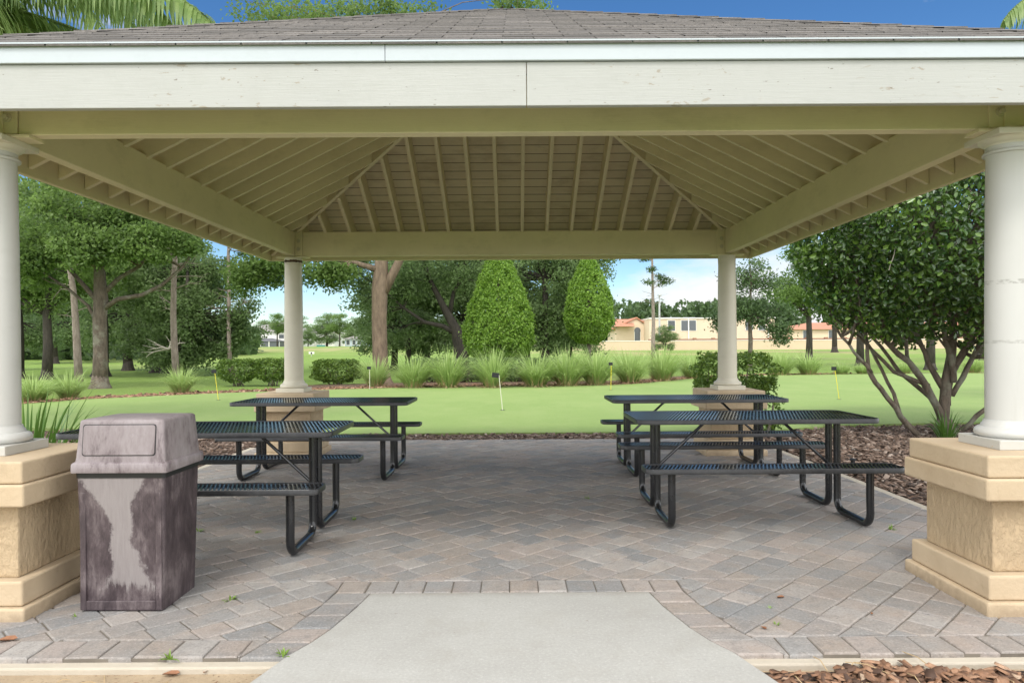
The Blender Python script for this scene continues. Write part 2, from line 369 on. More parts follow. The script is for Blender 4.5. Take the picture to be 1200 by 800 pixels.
def flat(name, col, rough=0.6, var=0.12, scale=3):
    t = NT(name); c = t.coord(); t.set(t.mix(t.noise(c, scale, 4, 0.6), [x * (1 - var) for x in col], [x * (1 + var) for x in col]), rough); return t.m
M['house_wall'] = flat('white_house_wall', (0.72, 0.71, 0.67)); M['house_roof'] = flat('grey_house_roof', (0.24, 0.225, 0.21), 0.9, 0.25, 2)
M['far_wall'] = flat('peach_wall', (0.68, 0.54, 0.40), 0.8, 0.06, 0.3); M['far_tan'] = flat('tan_boundary_wall', (0.58, 0.45, 0.32), 0.85, 0.08, 0.3)
M['tile_roof'] = flat('terracotta_tile', (0.46, 0.21, 0.13), 0.8, 0.3, 1); M['window'] = flat('dark_window', (0.09, 0.10, 0.11), 0.15)
M['pale_trim'] = flat('pale_trim', (0.78, 0.76, 0.72)); M['mesh_dark'] = flat('insect_screen', (0.10, 0.11, 0.12), 0.6, 0.3, 0.6); M['blue_wall'] = flat('blue_grey_wall', (0.45, 0.52, 0.60))
M['yellow'] = flat('yellow_rod', (0.80, 0.66, 0.03), 0.4); M['white_rod'] = flat('white_rod', (0.75, 0.72, 0.62), 0.5); M['flag_black'] = flat('black_flag', (0.012, 0.013, 0.016), 0.6)
M['metal'] = flat('galvanised_pole', (0.42, 0.43, 0.44), 0.5); M['teal'] = flat('teal_screen', (0.04, 0.22, 0.21), 0.8)
M['dead_leaf'] = flat('dead_leaf', (0.26, 0.12, 0.06), 0.7, 0.4, 40); M['dead_twig'] = flat('dead_twig', (0.40, 0.36, 0.31), 0.9, 0.2, 5)
M['straw'] = flat('dry_straw', (0.45, 0.33, 0.18), 0.8, 0.2, 30); M['weed'] = flat('weed_green', (0.16, 0.26, 0.04), 0.5, 0.4, 60)
M['pot_green'] = flat('green_cup', (0.02, 0.30, 0.16), 0.5)

# ------------------------------------------------------------------ ground
def axis(lo, hi, near, step0, grow):
    a = [0.0]; s = step0
    while a[-1] < hi:
        if a[-1] > near: s *= grow
        a.append(a[-1] + s)
    b = [0.0]; s = step0
    while b[-1] > lo:
        if -b[-1] > near: s *= grow
        b.append(b[-1] - s)
    return np.array(sorted(set(b + a)))
ax, ay = axis(-700, 700, 40, 1.5, 1.08), axis(-60, 900, 140, 1.5, 1.08)
vv = np.array([(x, y, gz(x, y)) for y in ay for x in ax]); nx = len(ax)
ff = np.array([(j * nx + i, j * nx + i + 1, (j + 1) * nx + i + 1, (j + 1) * nx + i) for j in range(len(ay) - 1) for i in range(nx - 1)])
structure(np_mesh('lawn_ground', vv, ff, np.full(len(ff), 0.5), M['lawn'], smooth=True))

def sheet(name, pts, z, mat, thick=0.0):
    m = MB()
    if thick: m.prism([(x, y, z - thick) for x, y in pts], (0, 0, thick))
    else: m.add([(x, y, z) for x, y in pts], [tuple(range(len(pts)))])
    return structure(m.build(name, mat))

PX0, PX1, PY0, PY1 = -3.45, 3.28, 3.05, 10.15
sheet('sand_bed', [(-7, 0.5), (7, 0.5), (7, 5.6), (-7, 5.6)], -0.05, M['sand'])
sheet('mulch_bed', [(0.6, 0.6), (7, 0.6), (7, 2.97), (0.6, 2.97)], -0.042, M['mulch'])
sheet('mulch_bed', [(3.1, 4.4), (14, 4.4), (14, 12.2), (3.1, 12.2)], -0.036, M['mulch'])
sheet('mulch_bed', [(-14, 4.4), (-3.2, 4.4), (-3.2, 12.2), (-14, 12.2)], -0.036, M['mulch'])
sheet('mulch_bed', [(-3.6, 9.9), (3.4, 9.9), (3.4, 11.6), (-3.6, 11.6)], -0.032, M['mulch'])
# concrete footing strip under the edge of the pavers
m = MB(); m.box2((PX0 - 0.1, 3.0, -0.2), (PX1 + 0.1, 3.3, -0.022)); structure(m.build('concrete_footing', M['footing'], bevel=0.008))

# putting green
far = [gp(*p) for p in ((-260, 482), (-120, 478), (0, 472), (50, 468.5), (100, 465), (150, 463), (200, 461), (250, 459), (300, 457.5), (350, 456), (400, 455), (500, 453), (600, 452.6), (700, 452.2), (740, 451), (770, 448.5), (800, 445.8), (850, 443), (900, 441.5), (1000, 440.5), (1150, 440), (1350, 440))]
near_t = [(24, 12.2), (10, 11.95), (7.0, 11.85), (5.2, 11.6), (4.0, 11.0), (2.0, 10.85), (-2.5, 10.85), (-4.2, 11.0), (-5.2, 11.5), (-8, 11.9), (-14, 12.0)]
sheet('putting_green', far + near_t, 0.012, M['turf'], 0.06)
# mulch bed behind the green
out = []
for i, (x, y) in enumerate(far):
    w = 1.3 + 0.25 * math.sin(x * 1.3) + (2.6 if -7.5 < x < 8 else 0)
    out.append((x * (1 + w / max(y, 1)), y + w))
sheet('mulch_bed', [(x * 0.995, y - 0.15) for x, y in far] + out[::-1], -0.03, M['mulch_pale'])

# ---- concrete path and pavers
pl = [(-1.30, 1.9), (-1.065, 2.797), (-0.985, 3.07), (-0.925, 3.20), (-0.875, 3.35), (-0.816, 3.625), (-0.790, 3.787), (-0.785, 3.84)]
pr = [(1.27, 1.9), (1.03, 2.797), (0.94, 3.07), (0.87, 3.20), (0.815, 3.35), (0.748, 3.625), (0.722, 3.787), (0.715, 3.84)]
m = MB(); m.prism([(x, y, -0.12) for x, y in [(-1.5, 0.2)] + pl + pr[::-1] + [(1.5, 0.2)]], (0, 0, 0.118)); structure(m.build('concrete_path', M['concrete'], bevel=0.006))
def xcurve(tab, y):
    for (x0, y0), (x1, y1) in zip(tab, tab[1:]):
        if y <= y1: return x0 + (x1 - x0) * (y - y0) / (y1 - y0)
    return tab[-1][0]
def clip(poly, nx_, ny_, d):
    """keep nx*x+ny*y >= d"""
    o = []
    for i in range(len(poly)):
        a, b = poly[i], poly[(i + 1) % len(poly)]
        sa, sb = nx_ * a[0] + ny_ * a[1] - d, nx_ * b[0] + ny_ * b[1] - d
        if sa >= 0: o.append(a)
        if (sa >= 0) != (sb >= 0):
            t_ = sa / (sa - sb); o.append((a[0] + (b[0] - a[0]) * t_, a[1] + (b[1] - a[1]) * t_))
    return o
def area(p): return 0.5 * sum(p[i][0] * p[(i + 1) % len(p)][1] - p[(i + 1) % len(p)][0] * p[i][1] for i in range(len(p)))
pav = MB()
def paver(poly, tint=None):
    # drop near-duplicate points
    q = []
    for p in poly:
        if not q or (p[0] - q[-1][0]) ** 2 + (p[1] - q[-1][1]) ** 2 > 1e-5: q.append(p)
    if len(q) > 2 and (q[0][0] - q[-1][0]) ** 2 + (q[0][1] - q[-1][1]) ** 2 < 1e-5: q.pop()
    if len(q) < 3: return
    A = area(q)
    if A < 0: q = q[::-1]; A = -A
    if A < 0.0012: return
    cx, cy = sum(p[0] for p in q) / len(q), sum(p[1] for p in q) / len(q)
    dz = R.gauss(0, 0.0016); tx, ty = R.gauss(0, 0.008), R.gauss(0, 0.008)
    def ins(d):
        o = []
        for i in range(len(q)):
            a, b, c_ = Vector(q[i - 1]), Vector(q[i]), Vector(q[(i + 1) % len(q)])
            e1, e2 = (b - a).normalized(), (c_ - b).normalized()
            n1, n2 = Vector((-e1.y, e1.x)), Vector((-e2.y, e2.x)); k_ = 1 + n1.dot(n2)
            mv = (n1 + n2) / k_ if k_ > 0.35 else n1 + n2
            o.append((b.x + mv.x * d, b.y + mv.y * d))
        return o
    j = R.uniform(0.0012, 0.0042)
    L = [(j, -0.03), (j, -0.008), (j + 0.002, -0.0028), (j + 0.007, 0.0)]
    loops = [[(x, y, z + dz + (x - cx) * tx + (y - cy) * ty) for x, y in ins(d)] for d, z in L]
    n = len(q); vs = [p for l in loops for p in l]
    fs = [(i * n + k_, i * n + (k_ + 1) % n, (i + 1) * n + (k_ + 1) % n, (i + 1) * n + k_) for i in range(3) for k_ in range(n)] + [tuple(range(3 * n, 4 * n))]
    pav.add(vs, fs, R.random() if tint is None else tint)
BW = 0.19
def off(tab, sgn):
    o = []
    for i, (x, y) in enumerate(tab):
        a, b = tab[max(i - 1, 0)], tab[min(i + 1, len(tab) - 1)]
        t_ = Vector((b[0] - a[0], b[1] - a[1])).normalized(); o.append((x - sgn * -t_.y * -BW * -1 if False else x + sgn * t_.y * BW, y - sgn * t_.x * BW))
    return o
ol, orr = off(pl, -1), off(pr, 1)
ol[-1] = (pl[-1][0] - BW, 3.84); orr[-1] = (pr[-1][0] + BW, 3.84)
YT = 3.84 + BW
def resample(tab, y0, step):
    pts = [p for p in tab if p[1] > y0]; pts = [(xcurve(tab, y0), y0)] + pts
    Ls = [0]
    for a, b in zip(pts, pts[1:]): Ls.append(Ls[-1] + math.dist(a, b))
    n = max(1, round(Ls[-1] / step)); o = []
    for k in range(n + 1):
        d = Ls[-1] * k / n
        for i in range(len(pts) - 1):
            if d <= Ls[i + 1] + 1e-9:
                u = (d - Ls[i]) / (Ls[i + 1] - Ls[i]); o.append((pts[i][0] + (pts[i + 1][0] - pts[i][0]) * u, pts[i][1] + (pts[i + 1][1] - pts[i][1]) * u)); break
    return o
for tab, ot in ((pl, ol), (pr, orr)):
    a, b = resample(tab, PY0, 0.15), resample(ot, PY0, 0.15); n = min(len(a), len(b)) - 1
    a, b = resample(tab, PY0, 1), resample(ot, PY0, 1)
    N = 5
    def rs(tb):
        pts = resample(tb, PY0, 0.005); return [pts[round(k * (len(pts) - 1) / N)] for k in range(N + 1)]
    a, b = rs(tab), rs(ot)
    for k in range(N): paver([a[k], a[k + 1], b[k + 1], b[k]])
x = ol[-1][0]; n = round((orr[-1][0] - x) / 0.152); st = (orr[-1][0] - x) / n
for k in range(n): paver([(x + k * st, 3.84), (x + (k + 1) * st, 3.84), (x + (k + 1) * st, YT), (x + k * st, YT)])
# front border course, two runs
YB = PY0 + 0.185
for lo, hi in ((PX0, None), (None, PX1)):
    if hi is None:
        x = PX0; e = lambda y: xcurve(ol, y)
        while x < -0.9:
            w = R.choice((0.148, 0.15, 0.155)); sk = R.gauss(0, 0.004)
            p = [(x, PY0 + R.gauss(0, .003)), (x + w, PY0 + R.gauss(0, .003)), (x + w + sk, YB), (x + sk, YB)]
            xe0, xe1 = e(PY0), e(YB); nrm = Vector((YB - PY0, -(xe1 - xe0))).normalized()
            p = clip(p, -nrm.x, -nrm.y, -(nrm.x * xe0 + nrm.y * PY0))
            if len(p) > 2: paver(p)
            x += w
    else:
        x = PX1; e = lambda y: xcurve(orr, y)
        while x > 0.85:
            w = R.choice((0.148, 0.15, 0.155)); sk = R.gauss(0, 0.004)
            p = [(x - w, PY0 + R.gauss(0, .003)), (x, PY0 + R.gauss(0, .003)), (x + sk, YB), (x - w + sk, YB)]
            xe0, xe1 = e(PY0), e(YB); nrm = Vector((YB - PY0, -(xe1 - xe0))).normalized()
            p = clip(p, nrm.x, nrm.y, nrm.x * xe0 + nrm.y * PY0)
            if len(p) > 2: paver(p)
            x -= w
# diagonal field
CW = 0.157; s2 = math.sqrt(0.5)
def field(poly):
    poly = clip(poly, 0, 1, YB); poly = clip(poly, 1, 0, PX0); poly = clip(poly, -1, 0, -PX1); poly = clip(poly, 0, -1, -PY1)
    # cut the far corners off (the bed curves in there)
    if len(poly) > 2: poly = clip(poly, -0.8, -0.6, -(0.8 * 2.9 + 0.6 * PY1))
    if len(poly) > 2: poly = clip(poly, 0.8, -0.6, -(0.8 * 3.0 + 0.6 * PY1))
    if len(poly) < 3: return
    ys = [p[1] for p in poly]
    if min(ys) >= YT or min(abs(p[0]) for p in poly) > 1.6: return paver(poly)
    tint = R.random()
    up = clip(poly, 0, 1, YT)
    if len(up) > 2: paver(up, tint)
    lo = clip(poly, 0, -1, -YT)
    if len(lo) < 3: return
    cx = sum(p[0] for p in lo) / len(lo); cy = sum(p[1] for p in lo) / len(lo)
    tab, sg = (ol, -1) if cx < -0.05 else (orr, 1)
    y0, y1 = cy - 0.06, cy + 0.06; xa, xb = xcurve(tab, y0), xcurve(tab, y1)
    nrm = Vector((y1 - y0, -(xb - xa))).normalized() * sg
    lo = clip(lo, nrm.x, nrm.y, nrm.x * xa + nrm.y * y0)
    if len(lo) > 2: paver(lo, tint)
for r in range(-60, 80):
    s = -8 + R.uniform(0, 0.2)
    while s < 14:
        w = R.choice((CW, CW * 1.5, CW * 1.5, CW))
        c4 = [(s, r * CW), (s + w, r * CW), (s + w, (r + 1) * CW), (s, (r + 1) * CW)]
        P4 = [((a - b) * s2, (a + b) * s2) for a, b in c4]
        if any(PX0 - .3 < p[0] < PX1 + .3 and YB - .3 < p[1] < PY1 + .3 for p in P4): field(P4)
        s += w
structure(pav.build('brick_paving', M['paver']))
base = [(PX0, PY0 + 0.004), (xcurve(pl, PY0) - 0.001, PY0 + 0.004)] + [(x - 0.001, y) for x, y in pl if y > PY0 + .01] + [(x + 0.001, y) for x, y in pr[::-1] if y > PY0 + .01] + [(xcurve(pr, PY0) + 0.001, PY0 + 0.004), (PX1, PY0 + 0.004), (PX1, PY1 - 0.6), (PX1 - .4, PY1), (PX0 + .4, PY1), (PX0, PY1 - 0.6)]
mj = MB(); mj.prism([(x, y, -0.021) for x, y in base], (0, 0, 0.0135)); structure(mj.build('paving_bed', M['joint']))
# thin concrete edging on the sides of the paving
mj = MB(); mj.box2((PX1 + 0.003, 4.0, -0.1), (PX1 + 0.11, PY1 - 0.6, -0.012)); mj.box2((PX0 - 0.11, 4.0, -0.1), (PX0 - 0.003, PY1 - 0.6, -0.012)); structure(mj.build('paving_edging', M['footing'], bevel=0.01))

# ---- bark chips
def chips(name, label, n, sampler, mat, s0, s1, seed, z=-0.035, pile=0.03):
    g = np.random.default_rng(seed); P = np.array([sampler(g) for _ in range(n)])
    L = g.uniform(s0, s1, n); W = L * g.uniform(0.3, 0.65, n); T = L * g.uniform(0.06, 0.16, n)
    yaw = g.uniform(0, 2 * PI, n); pit = g.normal(0, 0.28, n); rol = g.normal(0, 0.35, n)
    base = np.array([(-1, -.55, 0), (-.2, -1, 0), (.9, -.7, 0), (1, .35, 0), (.2, 1, 0), (-.85, .6, 0)]) * 0.5
    V = np.concatenate([base, base * 0.86 + np.array((0, 0, 1.0))])
    V = np.repeat(V[None], n, 0) * np.stack([L, W, T], 1)[:, None, :] * (1 + g.normal(0, .14, (n, 12, 1)))
    V[:, :, 2] += (V[:, :, 0] ** 2) * g.normal(0, 3.0, n)[:, None]
    cy, sy, cp, sp, cr, sr = np.cos(yaw), np.sin(yaw), np.cos(pit), np.sin(pit), np.cos(rol), np.sin(rol)
    Rm = np.zeros((n, 3, 3))
    Rm[:, 0] = np.stack([cy * cp, cy * sp * sr - sy * cr, cy * sp * cr + sy * sr], 1)
    Rm[:, 1] = np.stack([sy * cp, sy * sp * sr + cy * cr, sy * sp * cr - cy * sr], 1)
    Rm[:, 2] = np.stack([-sp, cp * sr, cp * cr], 1)
    V = np.einsum('nij,nkj->nki', Rm, V)
    V[:, :, :2] += P[:, None, :2]; V[:, :, 2] += (z + g.uniform(0, pile, n))[:, None]
    fq = np.array([(0, 1, 7, 6), (1, 2, 8, 7), (2, 3, 9, 8), (3, 4, 10, 9), (4, 5, 11, 10), (5, 0, 6, 11), (6, 7, 8, 9), (6, 9, 10, 11)])
    Fc = (fq[None] + (np.arange(n) * 12)[:, None, None]).reshape(-1, 4)
    tint = np.repeat(np.clip(g.beta(1.6, 1.7, n), 0, 1), len(fq))
    return stuff(np_mesh(name, V.reshape(-1, 3), Fc, tint, mat), label, 'mulch')
def near_chip(g):
    while True:
        x, y = g.uniform(0.7, 3.4), g.uniform(1.7, 3.0)
        lim = 2.93 + 0.05 * math.sin(x * 5) + 0.03 * math.sin(x * 13 + 1)
        if y < lim and x > xcurve(pr, y) + 0.04 - 0.03 * g.random(): return (x, y)
chips('bark_mulch', 'reddish brown bark chips beside the concrete path', 5200, near_chip, M['chip'], 0.022, 0.085, 3, -0.038, 0.03)
def right_chip(g):
    while True:
        x, y = g.uniform(3.4, 9.0), g.uniform(4.6, 12.0)
        if x < 5 and y > 11 + (x - 4) * 0.6: continue
        return (x, y)
chips('bark_mulch', 'dark bark chips round the broad leaved clipped tree', 14000, right_chip, M['chip_grey'], 0.035, 0.095, 4)
def strip_chip(g):
    while True:
        x, y = g.uniform(-3.6, 3.7), g.uniform(9.6, 10.86)
        if y > PY1 + 0.02 or abs(x) > 2.9 + (PY1 - y) * 0.75 + 0.12: return (x, y)
chips('bark_mulch', 'narrow strip of bark chips between pavers and putting green', 4200, strip_chip, M['chip_grey'], 0.03, 0.085, 5, -0.03)
def left_chip(g):
    while True:
        x, y = g.uniform(-7.5, -3.56), g.uniform(5.2, 11.8)
        if y < 10.9 + max(0, -x - 4) * 0.4: return (x, y)
chips('bark_mulch', 'bark chips in the bed beside the strap leaved plant', 7000, left_chip, M['chip_grey'], 0.035, 0.09, 6)
def far_chip(g):
    while True:
        i = g.integers(2, len(far) - 3); u = g.random()
        x = far[i][0] + (far[i + 1][0] - far[i][0]) * u; y = far[i][1] + (far[i + 1][1] - far[i][1]) * u
        return (x, y + abs(g.normal(0, 0.55)) + 0.02)
chips('bark_mulch', 'pale bark chips along the far edge of the putting green', 9000, far_chip, M['chip'], 0.05, 0.16, 8, -0.03, 0.05)

# ------------------------------------------------------------------ pavilion
CX, HW, YN, YF = -0.05, 2.70, 3.814, 8.877
YC, HD = (YN + YF) / 2, (YF - YN) / 2
OV = 0.455; EX, EY = HW + OV, HD + OV
ZB, ZT = 2.454, 2.752; ZE, ZA = 2.752, 4.32
pN, pS = (ZA - ZE) / EY, (ZA - ZE) / EX
pavn = thing('picnic_pavilion', 'open cream picnic pavilion with grey shingled hip roof on four columns', 'pavilion', (CX, YC, 0))
SIDES = {'near': (lambda u, v: Vector((u, -EY + v, 0)), EX, EY, pN), 'far': (lambda u, v: Vector((-u, EY - v, 0)), EX, EY, pN),
         'a': (lambda u, v: Vector((-EX + v, -u, 0)), EY, EX, pS), 'b': (lambda u, v: Vector((EX - v, u, 0)), EY, EX, pS)}
for key, (pt, eu, ev, p) in SIDES.items():
    # ceiling boards and roof slope
    DK = 0.035
    m = MB(); tri = [pt(-eu, 0) + Vector((0, 0, ZE - DK)), pt(eu, 0) + Vector((0, 0, ZE - DK)), pt(0, ev) + Vector((0, 0, ZA - DK))]
    m.add(tri, [(0, 2, 1)]); m.build('ceiling_boards', M['ceiling'], pavn)
    m = MB(); v = -0.03; j = 0; cs = 0.127
    while v < ev - 0.02:
        v1 = min(v + cs + 0.02, ev)
        lim = lambda q: max(0.0, eu * (1 - q / ev))
        u = -math.ceil((eu + 0.4) / 0.305) * 0.305 + (0.1525 if j % 2 else 0)
        while u < eu + 0.3:
            g0, g1 = u + 0.004, u + 0.301; L0, L1 = lim(v), lim(v1); L0 += 0.03 if v < 0 else 0
            a0, b0, a1, b1 = [max(-l, min(l, q)) for q, l in ((g0, L0), (g1, L0), (g0, L1), (g1, L1))]
            if b0 - a0 > 0.01 or b1 - a1 > 0.01:
                th = 0.005 + R.uniform(-0.001, 0.0015); zz = lambda q: Vector((0, 0, ZE + p * q))
                A, B, C_, D = pt(a0, v) + zz(v), pt(b0, v) + zz(v), pt(b1, v1) + zz(v1), pt(a1, v1) + zz(v1)
                up = Vector((0, 0, th + 0.004)); u2 = Vector((0, 0, 0.0035))
                m.add([A + up, B + up, C_ + u2, D + u2, A, B], [(0, 1, 2, 3), (4, 5, 1, 0)], min(1, max(0, R.gauss(0.5, 0.22))))
            u += 0.305
        # underlay strip
        l0, l1 = lim(v), lim(v1); zz = lambda q: Vector((0, 0, ZE + p * q + 0.001))
        m.add([pt(-l0, v) + zz(v), pt(l0, v) + zz(v), pt(l1, v1) + zz(v1), pt(-l1, v1) + zz(v1)], [(0, 1, 2, 3)], 0.0)
        v += cs; j += 1
    m.build('roof_slope', M['shingle'], pavn)
    # rafters
    RD = 0.232; n = int(eu / 0.305)
    for k in range(-n - 1, n + 1):
        u = (k + 0.5) * 0.305
        if abs(u) > eu - 0.12: continue
        v0, v1 = 0.04, ev * (1 - abs(u) / eu) - 0.03
        if v1 - v0 < 0.1: continue
        zt = lambda q: ZE - DK - 0.003 + p * q
        a, b = pt(u, v0), pt(u, v1); side = (pt(1, 0) - pt(0, 0)) * 0.038
        m = MB(); m.prism([a - side / 2 + Vector((0, 0, zt(v0))), b - side / 2 + Vector((0, 0, zt(v1))), b - side / 2 + Vector((0, 0, zt(v1) - RD)), a - side / 2 + Vector((0, 0, zt(v0) - RD))], side)
        m.build('rafter', M['cream'], pavn)
# hip rafters and hip caps
for sx in (-1, 1):
    for sy in (-1, 1):
        a, b = Vector((sx * (EX - 0.05), sy * (EY - 0.05), 0)), Vector((sx * 0.02, sy * 0.02, 0)); d = (b - a).normalized(); sd = Vector((-d.y, d.x, 0)) * 0.045
        f0, f1 = 0.05 / EX, 1 - 0.02 / EX; z0, z1 = ZE - 0.042 + (ZA - ZE) * f0, ZE - 0.042 + (ZA - ZE) * f1
        m = MB(); m.prism([a - sd / 2 + Vector((0, 0, z0)), b - sd / 2 + Vector((0, 0, z1)), b - sd / 2 + Vector((0, 0, z1 - 0.245)), a - sd / 2 + Vector((0, 0, z0 - 0.215))], sd)
        m.build('hip_rafter', M['cream'], pavn)
        m = MB(); L = 26
        for k in range(L):
            f0, f1 = k / L * .985, min(0.99, (k + 1.25) / L)
            P = lambda f, lift: Vector((sx * EX * (1 - f), sy * EY * (1 - f), ZE + (ZA - ZE) * f + lift))
            dx, dy = Vector((-sx * 0.13, 0, 0.0)), Vector((0, -sy * 0.13, 0.0))
            lo, hi = 0.017 + R.uniform(-.002, .002), 0.009; wl = 0.13
            A, B = P(f0, lo), P(f1, hi); e = Vector((0, 0, -0.004))
            # wing on the near/far slope moves along x, wing on the side slope along y
            m.add([A, B, B + dx + e, A + dx + e, B + dy + e, A + dy + e, A + Vector((0, 0, -0.02)), A + dx + Vector((0, 0, -0.02)), A + dy + Vector((0, 0, -0.02))],
                  [(0, 1, 2, 3), (0, 5, 4, 1), (6, 0, 3, 7), (6, 8, 5, 0)], min(1, max(0, R.gauss(0.5, 0.2))))
        m.build('hip_cap', M['shingle'], pavn)
# fascia and drip edge: (near has two boards with a seam)
def band(z0, z1, th, outset, name, mat, seams):
    o = outset
    for x0, x1 in seams:
        m = MB(); m.box2((x0, -EY - o, z0), (x1, -EY + th, z1)); m.build(name, mat, pavn, bevel=0.003)
    back = M['cream'] if name == 'fascia_board' else mat
    m = MB(); m.box2((-EX - o, EY - th, z0), (EX + o, EY + o, z1)); m.build(name, back, pavn, bevel=0.003)
    for s in (-1, 1):
        m = MB(); m.box2((s * (EX + o), -EY + th + 0.002, z0), (s * (EX - th), EY - th - 0.002, z1)); m.build(name, back, pavn, bevel=0.003)
sx_ = 0.064 - CX; band(ZB, 2.66, 0.036, 0.0, 'fascia_board', M['cream_fascia'], ((-EX, sx_ - 0.0015), (sx_ + 0.0015, EX)))
sx_ = -0.60 - CX; band(2.662, 2.748, 0.03, 0.016, 'drip_edge', M['trim'], ((-EX - .016, sx_ - 0.001), (sx_ + 0.001, EX + .016)))
m = MB()
for s in (-1, 1): m.box2((-EX - 0.02, s * (EY + 0.006), 2.7485), (EX + 0.02, s * (EY + 0.026), 2.756)); m.box2((s * (EX + 0.006), -EY + .005, 2.7485), (s * (EX + 0.026), EY - .005, 2.756))
m.build('eave_metal', M['trim'], pavn)
# beams
BT = 0.08
for sy in (-1, 1):
    m = MB(); m.box2((-HW + 0.13, sy * HD - BT / 2, ZB), (HW - 0.13, sy * HD + BT / 2, ZT)); m.build('beam', M['cream'], pavn, bevel=0.005)
for sx in (-1, 1):
    m = MB(); m.box2((sx * HW - BT / 2, -HD + 0.062, ZB + 0.001), (sx * HW + BT / 2, HD - 0.062, ZT - 0.001)); m.build('beam', M['cream'], pavn, bevel=0.005)
# corner posts, bearing plates, brackets and bolts
for sx in (-1, 1):
    for sy in (-1, 1):
        cx, cy = sx * HW, sy * HD; ix, iy = -sx, -sy
        m = MB(); m.box2((cx - 0.06, cy - 0.06, ZB), (cx + 0.06, cy + 0.06, ZT + 0.02)); po = m.build('corner_post', M['cream'], pavn, bevel=0.004)
        m = MB(); m.box2((cx - 0.135, cy - 0.05, ZB + 0.004), (cx + 0.128, cy + 0.05, ZT - 0.006)); m.build('bracket', M['cream'], po, bevel=0.003)
        m = MB(); m.box2((cx - 0.20, cy - 0.062, ZB - 0.018), (cx + 0.20, cy + 0.062, ZB - 0.001)); m.build('bearing_plate', M['cream'], po, bevel=0.002)
        for bx in (-0.075, 0.075):
            for bz in (ZB + 0.09, ZB + 0.19):
                for face in (-1, 1):
                    if face == 1 and sy == 1: continue
                    m = MB(); y0 = cy + face * 0.05
                    m.tube([(cx + bx, y0, bz), (cx + bx, y0 + face * 0.006, bz)], 0.026, 14)
                    m.tube([(cx + bx, y0 + face * 0.006, bz), (cx + bx, y0 + face * 0.022, bz)], 0.015, 6); m.build('bolt', M['bolt'], po)
        # pedestal
        m = MB()
        def tier(h, z0, z1, mm): mm.box2((cx - h, cy - h, z0), (cx + h, cy + h, z1))
        tier(0.369, -0.04, 0.066, m); tier(0.343, 0.067, 0.19, m); tier(0.369, 0.555, 0.664, m); tier(0.350, 0.665, 0.775, m)
        pe = m.build('pedestal', M['stucco_smooth'], pavn, bevel=0.012, seg=3)
        m = MB(); tier(0.287, 0.19, 0.555, m); m.build('stucco_shaft', M['stucco'], pe, bevel=0.01)
        # column
        nearc = sy < 0; mt = M['column'] if nearc else M['column_aged']
        m = MB()
        prof = [(0.115, 0.87), (0.1155, 1.1), (0.114, 1.4), (0.111, 1.8), (0.107, 2.15), (0.104, 2.32)]
        if nearc and sx < 0: cx -= 0.03
        if nearc: prof += [(0.107, 2.325), (0.120, 2.328), (0.1215, 2.338), (0.115, 2.346), (0.107, 2.348), (0.107, 2.372)]
        else: prof += [(0.107, 2.352), (0.103, 2.355), (0.103, 2.362), (0.1075, 2.364), (0.1075, 2.435)]
        m.lathe(prof, (cx, cy, 0), 48); co = m.build('column', M['column_marked'] if nearc and sx > 0 else mt, pavn, smooth=True)
        m = MB(); m.lathe([(0.150, 0.824), (0.163, 0.834), (0.168, 0.849), (0.163, 0.865), (0.150, 0.876), (0.137, 0.879), (0.134, 0.892), (0.126, 0.899), (0.1215, 0.915)], (cx, cy, 0), 48); m.build('base_moulding', mt, co, smooth=True)
        m = MB(); tier(0.172, 0.775, 0.825, m); m.build('plinth', M['plinth'] if nearc else mt, co, bevel=0.004)
        if nearc:
            m = MB(); m.lathe([(0.106, 2.370), (0.110, 2.374), (0.112, 2.380), (0.124, 2.386), (0.135, 2.396), (0.141, 2.404)], (cx, cy, 0), 48); m.build('capital', M['column_aged'], co, smooth=True)
            m = MB(); tier(0.146, 2.404, 2.4355, m); m.build('abacus', M['column_aged'], co, bevel=0.003)
        elif sx < 0:
            m = MB()
            n = 40; lo = [2.372 + 0.008 * R.random() for _ in range(n)]; hi = [2.398 + 0.012 * R.random() for _ in range(n)]
            m.loft([[(cx + 0.1088 * math.cos(2 * PI * i / n), cy + 0.1088 * math.sin(2 * PI * i / n), zz_[i]) for i in range(n)] for zz_ in (lo, hi)], cap=False)
            m.build('bare_band', M['rust'], co)

